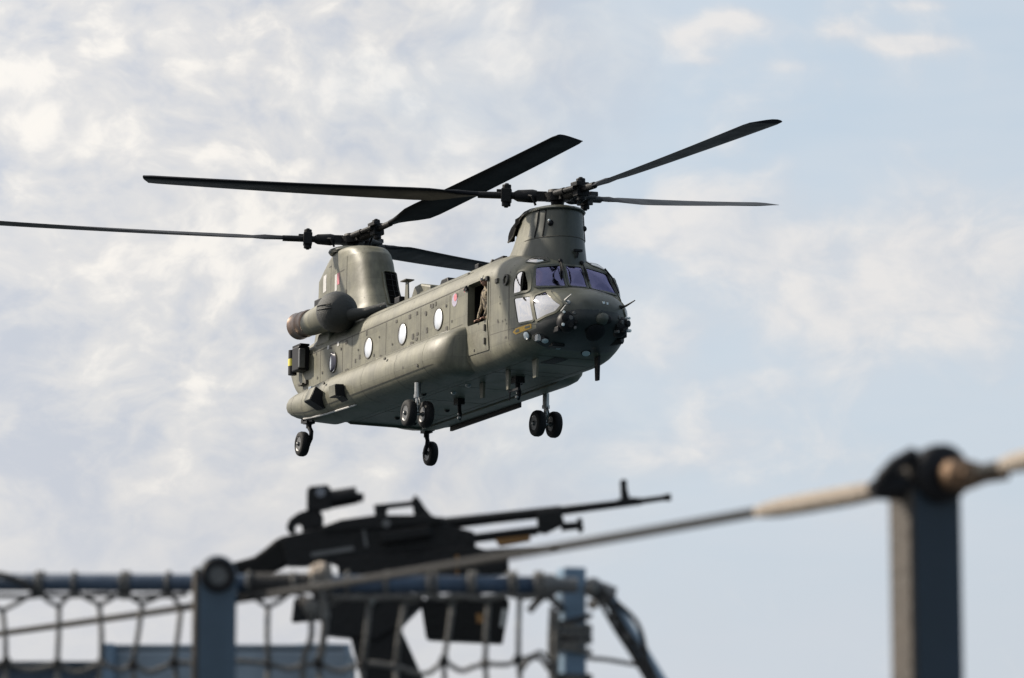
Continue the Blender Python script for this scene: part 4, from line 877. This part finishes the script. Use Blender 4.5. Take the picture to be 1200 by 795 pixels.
# sloping brace with rope lacing
br = empty('brace_pipe', g(.19, 8.02, DECK)); tag(br, 'pale blue brace pipe sloping down to the right from the corner post', 'brace')
def brp(t, dx=0, dy=0, dz=0): return Vector((.03 + .745*t + dx, dy, 1.245 - 1.22*t + dz))
k = MB(); k.tube([brp(0), brp(1)], .0165, 14); k.build('pipe', 'ship_paint_pale', br, smooth=180)
k = MB(); k.lathe([(0, .02), (.03, .024), (.06, .02)], brp(0, -.035, 0, .01), (1, 0, -.3), 12); k.ball(brp(0, -.03, -.01, .012), .024, 10, 8); k.build('clamp', 'rim_metal', br, smooth=60)
def wavy(f, n, amp, seed):
    rr = random.Random(seed); return [f(t) + Vector((rr.uniform(-amp, amp), rr.uniform(-amp, amp), rr.uniform(-amp, amp))) for t in np.linspace(0, 1, n)]
# ropes
RN = random.Random(11)
def knot(c, r, parent, m='rope_dark'):
    k = MB(); c = Vector(c)
    for q in range(3):
        ax = Vector((RN.uniform(-1, 1), RN.uniform(-1, 1), RN.uniform(-1, 1))).normalized(); u = ax.orthogonal().normalized(); w = ax.cross(u)
        k.loft([[c + (u*math.cos(a) + w*math.sin(a))*(r*.55 + r*.45*math.cos(b)) + ax*r*.45*math.sin(b) for b in np.linspace(0, 2*math.pi, 6, endpoint=False)] for a in np.linspace(0, 2*math.pi, 11)], cap=False)
    return k.build('knot', m, parent, smooth=180)
def rope(pts, r, parent, m='rope', nm='rope_strand', n=7):
    """rope along a smooth curve through the points"""
    P = [Vector(p) for p in pts]; out = []
    if len(P) > 2:
        for i in range(len(P) - 1):
            p0, p1, p2, p3 = P[max(i-1, 0)], P[i], P[i+1], P[min(i+2, len(P)-1)]
            for t in (0, .25, .5, .75): out.append(.5*((2*p1) + (p2 - p0)*t + (2*p0 - 5*p1 + 4*p2 - p3)*t*t + (3*p1 - p0 - 3*p2 + p3)*t**3))
        out.append(P[-1])
    else: out = [P[0], (P[0] + P[1])/2 + Vector((RN.uniform(-.003, .003), RN.uniform(-.004, .004), RN.uniform(-.003, .0))), P[1]]
    k = MB(); k.tube(out, r, n); return k.build(nm, m, parent, smooth=180)
def torus_on_pipe(x, parent, rm=.0245, r=.005, m='rope'):
    k = MB(); c = hrp(x, PY, PZ) if parent is hr else Vector((x + .668, 0, PZ - DECK)); tl = RN.uniform(-.15, .15)
    k.loft([[c + Vector((r*math.sin(b) + tl*math.cos(a)*rm + RN.uniform(-.0008, .0008), (rm + r*math.cos(b))*math.cos(a), (rm + r*math.cos(b))*math.sin(a))) for b in np.linspace(0, 2*math.pi, 7, endpoint=False)] for a in np.linspace(0, 2*math.pi, 17)], cap=False)
    return k.build('lashing', m, parent, smooth=180)
net = empty('safety_net', g(-.668, PY, DECK)); tag(net, 'knotted grey rope net hanging from the blue pipe rail', 'net')
def np_(x, z, dy=0.0): return Vector((x + .668, dy, z - DECK))
lash = [-1.66, -1.56, -1.455, -1.35, -1.245, -1.085, -1.0, -.888, -.784, -.60, -.50, -.375, -.285, -.188, -.095, -.005, .055]
for x in lash:
    torus_on_pipe(x, net)
    if RN.random() < .5: torus_on_pipe(x + .012, net, m='rope')
join = []
for i in range(len(lash) - 1):
    x = (lash[i] + lash[i+1])/2 + RN.uniform(-.012, .012); z = .478 + RN.uniform(-.008, .008) + (.018 if lash[i] > -.4 else 0)
    if lash[i] < -.7 and lash[i+1] > -.65: x = -.755
    join.append((x, z)); dy = RN.uniform(-.012, .012)
    rope([np_(lash[i] + .006, PZ - .022), np_(x, z, dy)], .0056, net, 'rope_dark' if RN.random() < .4 else 'rope'); rope([np_(lash[i+1] - .006, PZ - .022), np_(x, z, dy)], .0056, net, 'rope')
    if RN.random() < .45: knot(np_(lash[i+1], PZ - .028), .012, net)
rows = [join]; z0 = .352; lean = [RN.uniform(-.022, .012) for _ in join]
for r_ in range(4):
    cur = []
    for i, (x, z) in enumerate(rows[-1]):
        nx = x + (lean[i] if r_ == 0 else RN.uniform(-.012, .012)); cur.append((nx, z0 - r_*.13 + RN.uniform(-.007, .007)))
        dy = RN.uniform(-.012, .012); rope([np_(x, z, 0), np_(nx, cur[-1][1], dy)], .0062, net)
        knot(np_(nx, cur[-1][1], dy), .0135, net)
        if r_ == 0: knot(np_(x, z, 0), .0075, net, 'rope')
    for i in range(len(cur) - 1):
        (xa, za), (xb, zb_) = cur[i], cur[i+1]; sag = RN.uniform(-.022, .004)
        rope([np_(xa, za), np_(xa*.6 + xb*.4, (za + zb_)/2 + sag), np_(xa*.3 + xb*.7, (za + zb_)/2 + sag*.8 + RN.uniform(-.006, .006)), np_(xb, zb_)], .0060, net)
    rope([np_(cur[-1][0], cur[-1][1]), np_(cur[-1][0] + .03, cur[-1][1] + .012, .05), np_(cur[-1][0] + .055, cur[-1][1] + .022, .10), np_(.10, cur[-1][1] - .01, .17)], .005, net)     # out to the corner post
    rows.append(cur)
rope([np_(x, -.15 + RN.uniform(-.004, .004)) for x in np.linspace(-1.7, .09, 16)], .008, net, 'rope_dark', 'border_rope')
for i, (x, z) in enumerate(rows[-1]): rope([np_(x, z), np_(x, -.15)], .005, net)
rope([np_(x, PZ - .030 + RN.uniform(-.005, .003), -.012) for x in np.linspace(-.42, .06, 14)], .0062, net, 'rope', 'lacing_rope')
rope([np_(x, PZ - .028 + RN.uniform(-.005, .003), -.01) for x in np.linspace(-1.24, -.74, 12)], .0055, net, 'rope', 'lacing_rope')
rope([np_(-1.24, PZ - .02, -.015), np_(-1.22, PZ - .004, -.03), np_(-1.17, PZ + .018, -.035), np_(-1.1, PZ - .008, -.033), np_(-1.085, PZ - .03, -.02)], .007, net, 'rope_dark', 'lacing_rope')
# the big hitch by the gun and its hanging ends
for q in range(5): torus_on_pipe(-.452 + q*.009, net, .026, .0068, 'rope')
knot(np_(-.44, PZ + .026, -.01), .026, net, 'sleeve_canvas'); knot(np_(-.455, PZ - .06, -.03), .022, net, 'rope'); knot(np_(-.43, PZ - .075, -.03), .018, net, 'rope'); knot(np_(-.47, PZ - .045, -.025), .016, net, 'sleeve_canvas')
rope([np_(-.44, PZ, -.03), np_(-.425, PZ - .07, -.035), np_(-.43, PZ - .16, -.03), np_(-.445, .36, -.02)], .0075, net, 'rope', 'hitch_tail'); rope([np_(-.46, PZ - .05, -.03), np_(-.455, PZ - .12, -.03), np_(-.475, .35, -.02), np_(-.47, .25, -.02)], .0075, net, 'rope', 'hitch_tail')
# lashing round the corner post, and ropes along the brace
lc = empty('post_lashing', g(.139, 8.0, DECK)); tag(lc, 'grey rope lashing wound round the pale blue corner post', 'rope')
for q in range(9):
    z = (.46 - .0135*q if q < 6 else .33 - .016*(q - 6)) - DECK; k = MB(); tx, ty = RN.uniform(-.25, .25), RN.uniform(-.25, .25)
    k.loft([[Vector(((.043 + .0072*math.cos(b))*math.cos(a), (.043 + .0072*math.cos(b))*math.sin(a), z + .0072*math.sin(b) + .043*(tx*math.cos(a) + ty*math.sin(a)))) for b in np.linspace(0, 2*math.pi, 7, endpoint=False)] for a in np.linspace(0, 2*math.pi, 19)], cap=False)
    k.build('coil', 'rope' if q % 3 else 'rope_dark', lc, smooth=180)
rope([(-.045, -.03, 1.21), (-.05, -.035, 1.12), (-.045, -.035, 1.0), (-.05, -.03, .9)], .007, lc, 'rope', 'rope_end'); rope([(-.035, -.04, 1.2), (-.038, -.04, 1.05), (-.04, -.035, .88)], .008, lc, 'rope', 'rope_end')
rope([(-.10, -.02, 1.20), (-.06, -.03, 1.235), (-.02, -.04, 1.20)], .009, lc, 'rope_dark', 'rope_end'); knot((-.065, -.02, 1.255), .02, lc, 'rope'); knot((-.095, -.02, 1.262), .017, lc, 'rope'); knot((.045, -.03, 1.25), .017, lc, 'rope'); knot((.05, -.03, 1.215), .014, lc, 'sleeve_canvas')
rope([(-.05, -.03, 1.06), (-.075, -.03, 1.09), (-.10, -.03, 1.085), (-.125, -.03, 1.05)], .006, lc, 'rope', 'rope_end')
bl_ = empty('brace_rope', g(.19, 8.02, DECK)); tag(bl_, 'dark net edge rope bundled along the sloping brace', 'rope')
for q, (dx, am) in enumerate(((-.028, .006), (-.016, .008), (-.036, .006))):
    rope(wavy(lambda t: brp(t*.6, dx, -.02, .02*(1 - t)), 15, am*.6, 5 + q), .0055, bl_, 'rope_dark')
for t in (.02, .05, .09, .14, .2, .27, .35): knot(brp(t, -.02, -.015, .005), .013, bl_, 'rope_dark' if t > .1 else 'rope')
rope([brp(.03, 0, -.02, .015), brp(.06, .022, -.02, .01), brp(.10, .012, -.02, .012), brp(.16, -.02, -.02)], .006, bl_, 'rope_dark'); rope([brp(.14, -.02, -.01), brp(.10, -.07, -.01, -.035), brp(.06, -.10, -.01, -.075), brp(0, -.06, 0, -.11)], .0055, bl_, 'rope'); rope([brp(.3, -.03, -.01), brp(.33, -.05, -.01, -.05), brp(.36, -.055, -.01, -.12)], .0055, bl_, 'rope')

# lockers behind the net
lk = empty('deck_locker', g(-.73, 9.0, DECK)); tag(lk, 'blue grey steel locker with a pale front corner below the gun', 'locker')
k = MB(); k.box((0, 0, .575), (.62, .40, 1.15)); k.build('body', 'locker_paint', lk, bevel=.01)
k = MB(); k.box((.0, 0, 1.158), (.60, .40, .012)); k.build('lid', 'locker_paint', lk, bevel=.004)
k = MB(); k.box((-.305, -.215, .58), (.034, .03, 1.17)); k.build('corner_strip', 'ship_paint_pale', lk, bevel=.004)
k = MB(); k.cyl((.235, -.10, .01), (.235, -.10, 1.168), .075, n=28); k.build('end_drum', 'ship_paint_pale', lk, smooth=40)
bw = empty('bulwark', g(-1.45, 8.9, DECK)); tag(bw, 'low dark blue steel bulwark left of the locker', 'bulwark')
k = MB(); k.box((0, 0, .555), (.80, .06, 1.11)); k.build('plate', 'ship_paint', bw, bevel=.006); k = MB(); k.box((0, -.01, 1.115), (.80, .10, .016)); k.build('top_flange', 'stanchion_paint', bw, bevel=.003)

# ================================================================== MACHINE GUN on its mount
GM = Matrix.Translation(g(-.238, 9.5, .753)) @ Matrix.Rotation(R(-9), 4, 'Y')
gun = empty('machine_gun'); gun.matrix_world = GM; tag(gun, 'black belt-fed machine gun with optic on a pedestal, pointing right beneath the helicopter', 'machine gun')
def gp(name, poly, y0, y1, m='gun_metal', par=None, bev=.004): k = MB(); k.prism(poly, y0, y1); return k.build(name, m, par or gun, bevel=bev)
rc = gp('receiver', [(-.395, .086), (-.279, .092), (-.129, .096), (.06, .070), (.058, .05), (.137, .016), (.136, -.022), (.056, -.028), (-.002, -.016), (-.146, -.012), (-.347, -.004), (-.393, .004)], -.035, .035)
gp('butt', [(-.60, .018), (-.569, .03), (-.535, .038), (-.48, .044), (-.443, .063), (-.416, .080), (-.387, .090), (-.383, .008), (-.42, -.004), (-.504, -.02), (-.60, -.05)], -.024, .024, 'gun_polymer', None, .01)
gp('feed_cover', [(-.279, .095), (-.224, .106), (-.129, .104), (.025, .080), (.058, .063), (.056, .049), (-.281, .078)], -.046, .040)
gp('feed_tray', [(-.12, .05), (.02, .05), (.02, .02), (-.12, .02)], -.075, .02)
k = MB(); k.cyl((-.10, -.052, .075), (-.10, -.03, .075), .012, n=12); k.build('cover_latch', 'rim_metal', rc, smooth=40)
k = MB(); k.cyl((-.165, -.05, .062), (-.165, -.034, .062), .004, n=8); k.box((-.165, -.038, .045), (.008, .008, .05)); k.build('cocking_handle', 'rim_metal', rc)
k = MB(); k.box((-.26, -.037, .022), (.12, .006, .012)); k.build('side_rail', 'rim_metal', rc)
op = gp('optic', [(-.306, .2), (-.299, .213), (-.247, .21), (-.239, .2), (-.245, .145), (-.291, .142), (-.314, .151)], -.03, .03)
k = MB(); k.tube([(-.245, 0, .170), (-.17, 0, .171)], [.026, .024], 16); k.tube([(-.175, 0, .166), (-.153, 0, .160)], [.014, .012], 12); k.build('optic_tube', 'gun_metal', op, smooth=40)
k = MB(); k.lathe([(0, .014), (.003, .014)], (-.268, -.0305, .192), (0, -1, 0), 16); k.build('sight_lens', 'sight_lens', op, smooth=40)
k = MB(); k.prism([(-.374, .094), (-.378, .112), (-.366, .132), (-.339, .146), (-.309, .151), (-.277, .141), (-.272, .125), (-.277, .094), (-.338, .094), (-.334, .104), (-.340, .114), (-.350, .114), (-.355, .107), (-.353, .0935), (-.36, .0925)], -.02, .02); k.build('optic_mount', 'gun_metal', op, bevel=.003)
gp('carry_handle', [(-.128, .136), (-.052, .131), (-.018, .13), (-.018, .116), (-.092, .119), (-.098, .097), (-.129, .102)], -.015, .015)
gp('rear_sight_leaf', [(-.023, .131), (-.009, .146), (.003, .127), (.013, .104), (.029, .079), (-.021, .084)], -.018, .018)
brl = MB(); brl.tube([(.02, 0, .055), (.20, 0, .047), (.385, 0, .038)], [.0175, .0155, .0155], 16); brl.tube([(.385, 0, .038), (.61, 0, .030)], [.0125, .0105], 16); b_o = brl.build('barrel', 'gun_metal', gun, smooth=50)
k = MB(); k.lathe([(0, .010), (.01, .0085), (.065, .0080), (.075, .0105), (.088, .0105), (.088, .006), (.06, .005)], (.607, 0, .030), (1, 0, -.02), 14); k.build('flash_hider', 'gun_metal', b_o, smooth=40)
fs = gp('front_sight', [(.553, .03), (.559, .075), (.561, .094), (.566, .098), (.577, .097), (.581, .092), (.578, .07), (.582, .03)], -.006, .006, 'gun_metal', None, .002); gp('front_sight_base', [(.54, .022), (.543, .045), (.595, .043), (.606, .035), (.606, .022)], -.014, .014, 'gun_metal', fs, .003)
k = MB(); k.tube([(.037, 0, .003), (.312, 0, -.006)], .013, 14); k.build('gas_cylinder', 'gun_metal', gun, smooth=50)
gb = gp('gas_block', [(.317, .042), (.385, .042), (.390, -.001), (.334, -.019), (.311, -.013)], -.02, .02, 'gun_metal', None, .005)
k = MB(); k.lathe([(0, .012), (.045, .011), (.048, .021), (.056, .022), (.062, .016)], (.378, 0, -.007), (1, 0, -.06), 14); k.build('gas_regulator', 'gun_metal', gb, smooth=40)
bp_ = MB()
for yy in (-.02, .02): bp_.tube([(.06, yy, -.036), (.22, yy, -.05), (.34, yy, -.062)], [.008, .0075, .0075], 8); bp_.ball((.35, yy, -.062), .014, 8, 6, (1.6, 1, .8))
bp_.build('folded_bipod', 'gun_metal', gun, smooth=60)
gp('brown_strap', [(.19, -.014), (.29, -.018), (.288, -.034), (.20, -.036)], -.03, -.012, 'brass', None, .003)
k = MB(); k.prism([(-.32, -.005), (-.27, -.01), (-.29, -.11), (-.335, -.105)], -.016, .016); k.build('pistol_grip', 'gun_polymer', gun, bevel=.006); k = MB(); k.tube([(-.265, 0, -.01), (-.225, 0, -.02), (-.225, 0, -.05), (-.28, 0, -.058)], .004, 6); k.build('trigger_guard', 'gun_metal', gun)
mount = empty('gun_mount', g(-.42, 9.5, DECK)); tag(mount, 'black pedestal and cradle carrying the machine gun', 'gun mount')
MI = Matrix.Translation(g(-.42, 9.5, DECK)).inverted() @ GM
def mp_(name, poly, y0, y1, m='gun_metal', bev=.006): k = MB(); k.M = MI; k.prism(poly, y0, y1); return k.build(name, m, mount, bevel=bev)
mp_('cradle', [(-.253, .002), (.05, -.018), (.13, -.024), (.219, -.07), (.216, -.111), (-.065, -.112), (-.253, -.085)], -.045, .045)
mp_('cradle_yoke', [(-.304, -.080), (-.089, -.108), (-.023, -.153), (-.104, -.212), (-.176, -.241), (-.323, -.201)], -.06, .06)
mp_('rear_stop', [(-.385, -.088), (-.298, -.098), (-.294, -.16), (-.403, -.153)], -.03, .03)
k = MB(); k.lathe([(0, .18), (.02, .18), (.03, .09), (.2, .06), (.75, .055), (.90, .06), (1.06, .06)], (.055, 0, 0), (0.0, 0, 1), 20); k.build('pedestal', 'gun_metal', mount, smooth=40)
k = MB(); k.lathe([(0, .011), (.02, .011), (.024, .006)], MI @ Vector((-.175, -.062, -.135)), (0, -1, 0), 12); k.build('pivot_pin', 'strut_metal', mount, smooth=40)
mp_('cradle_strut', [(-.25, -.18), (-.13, -.16), (-.105, -.22), (-.055, -.40), (-.23, -.40)], -.045, .045)
ab = empty('ammunition_box'); ab.matrix_world = GM @ Matrix.Translation((.085, 0, -.29)); tag(ab, 'black ammunition box with a yellow mark hung under the machine gun', 'box')
k = MB(); k.prism([(-.125, .135), (.104, .115), (.119, .099), (.082, -.012), (-.065, .018), (-.125, .032)], -.06, .06); k.build('body', 'gun_polymer', ab, bevel=.005)
k = MB(); k.prism([(-.128, .140), (.106, .120), (.108, .106), (-.128, .126)], -.064, .064); k.build('lid', 'gun_metal', ab, bevel=.003)
k = MB(); k.box((.03, -.0615, .065), (.018, .003, .026)); k.build('yellow_mark', 'brass', ab); k = MB(); k.box((.094, -.062, .055), (.012, .006, .05), Matrix.Rotation(R(18), 3, 'Y')); k.build('latch', 'strut_metal', ab)
k = MB()
for q in range(8): k.cyl((-.02 + q*.002, -.05, .145 + q*.014), (-.02 + q*.002, .02, .145 + q*.014), .006, n=8)
k.build('cartridge_belt', 'brass', ab, smooth=40)
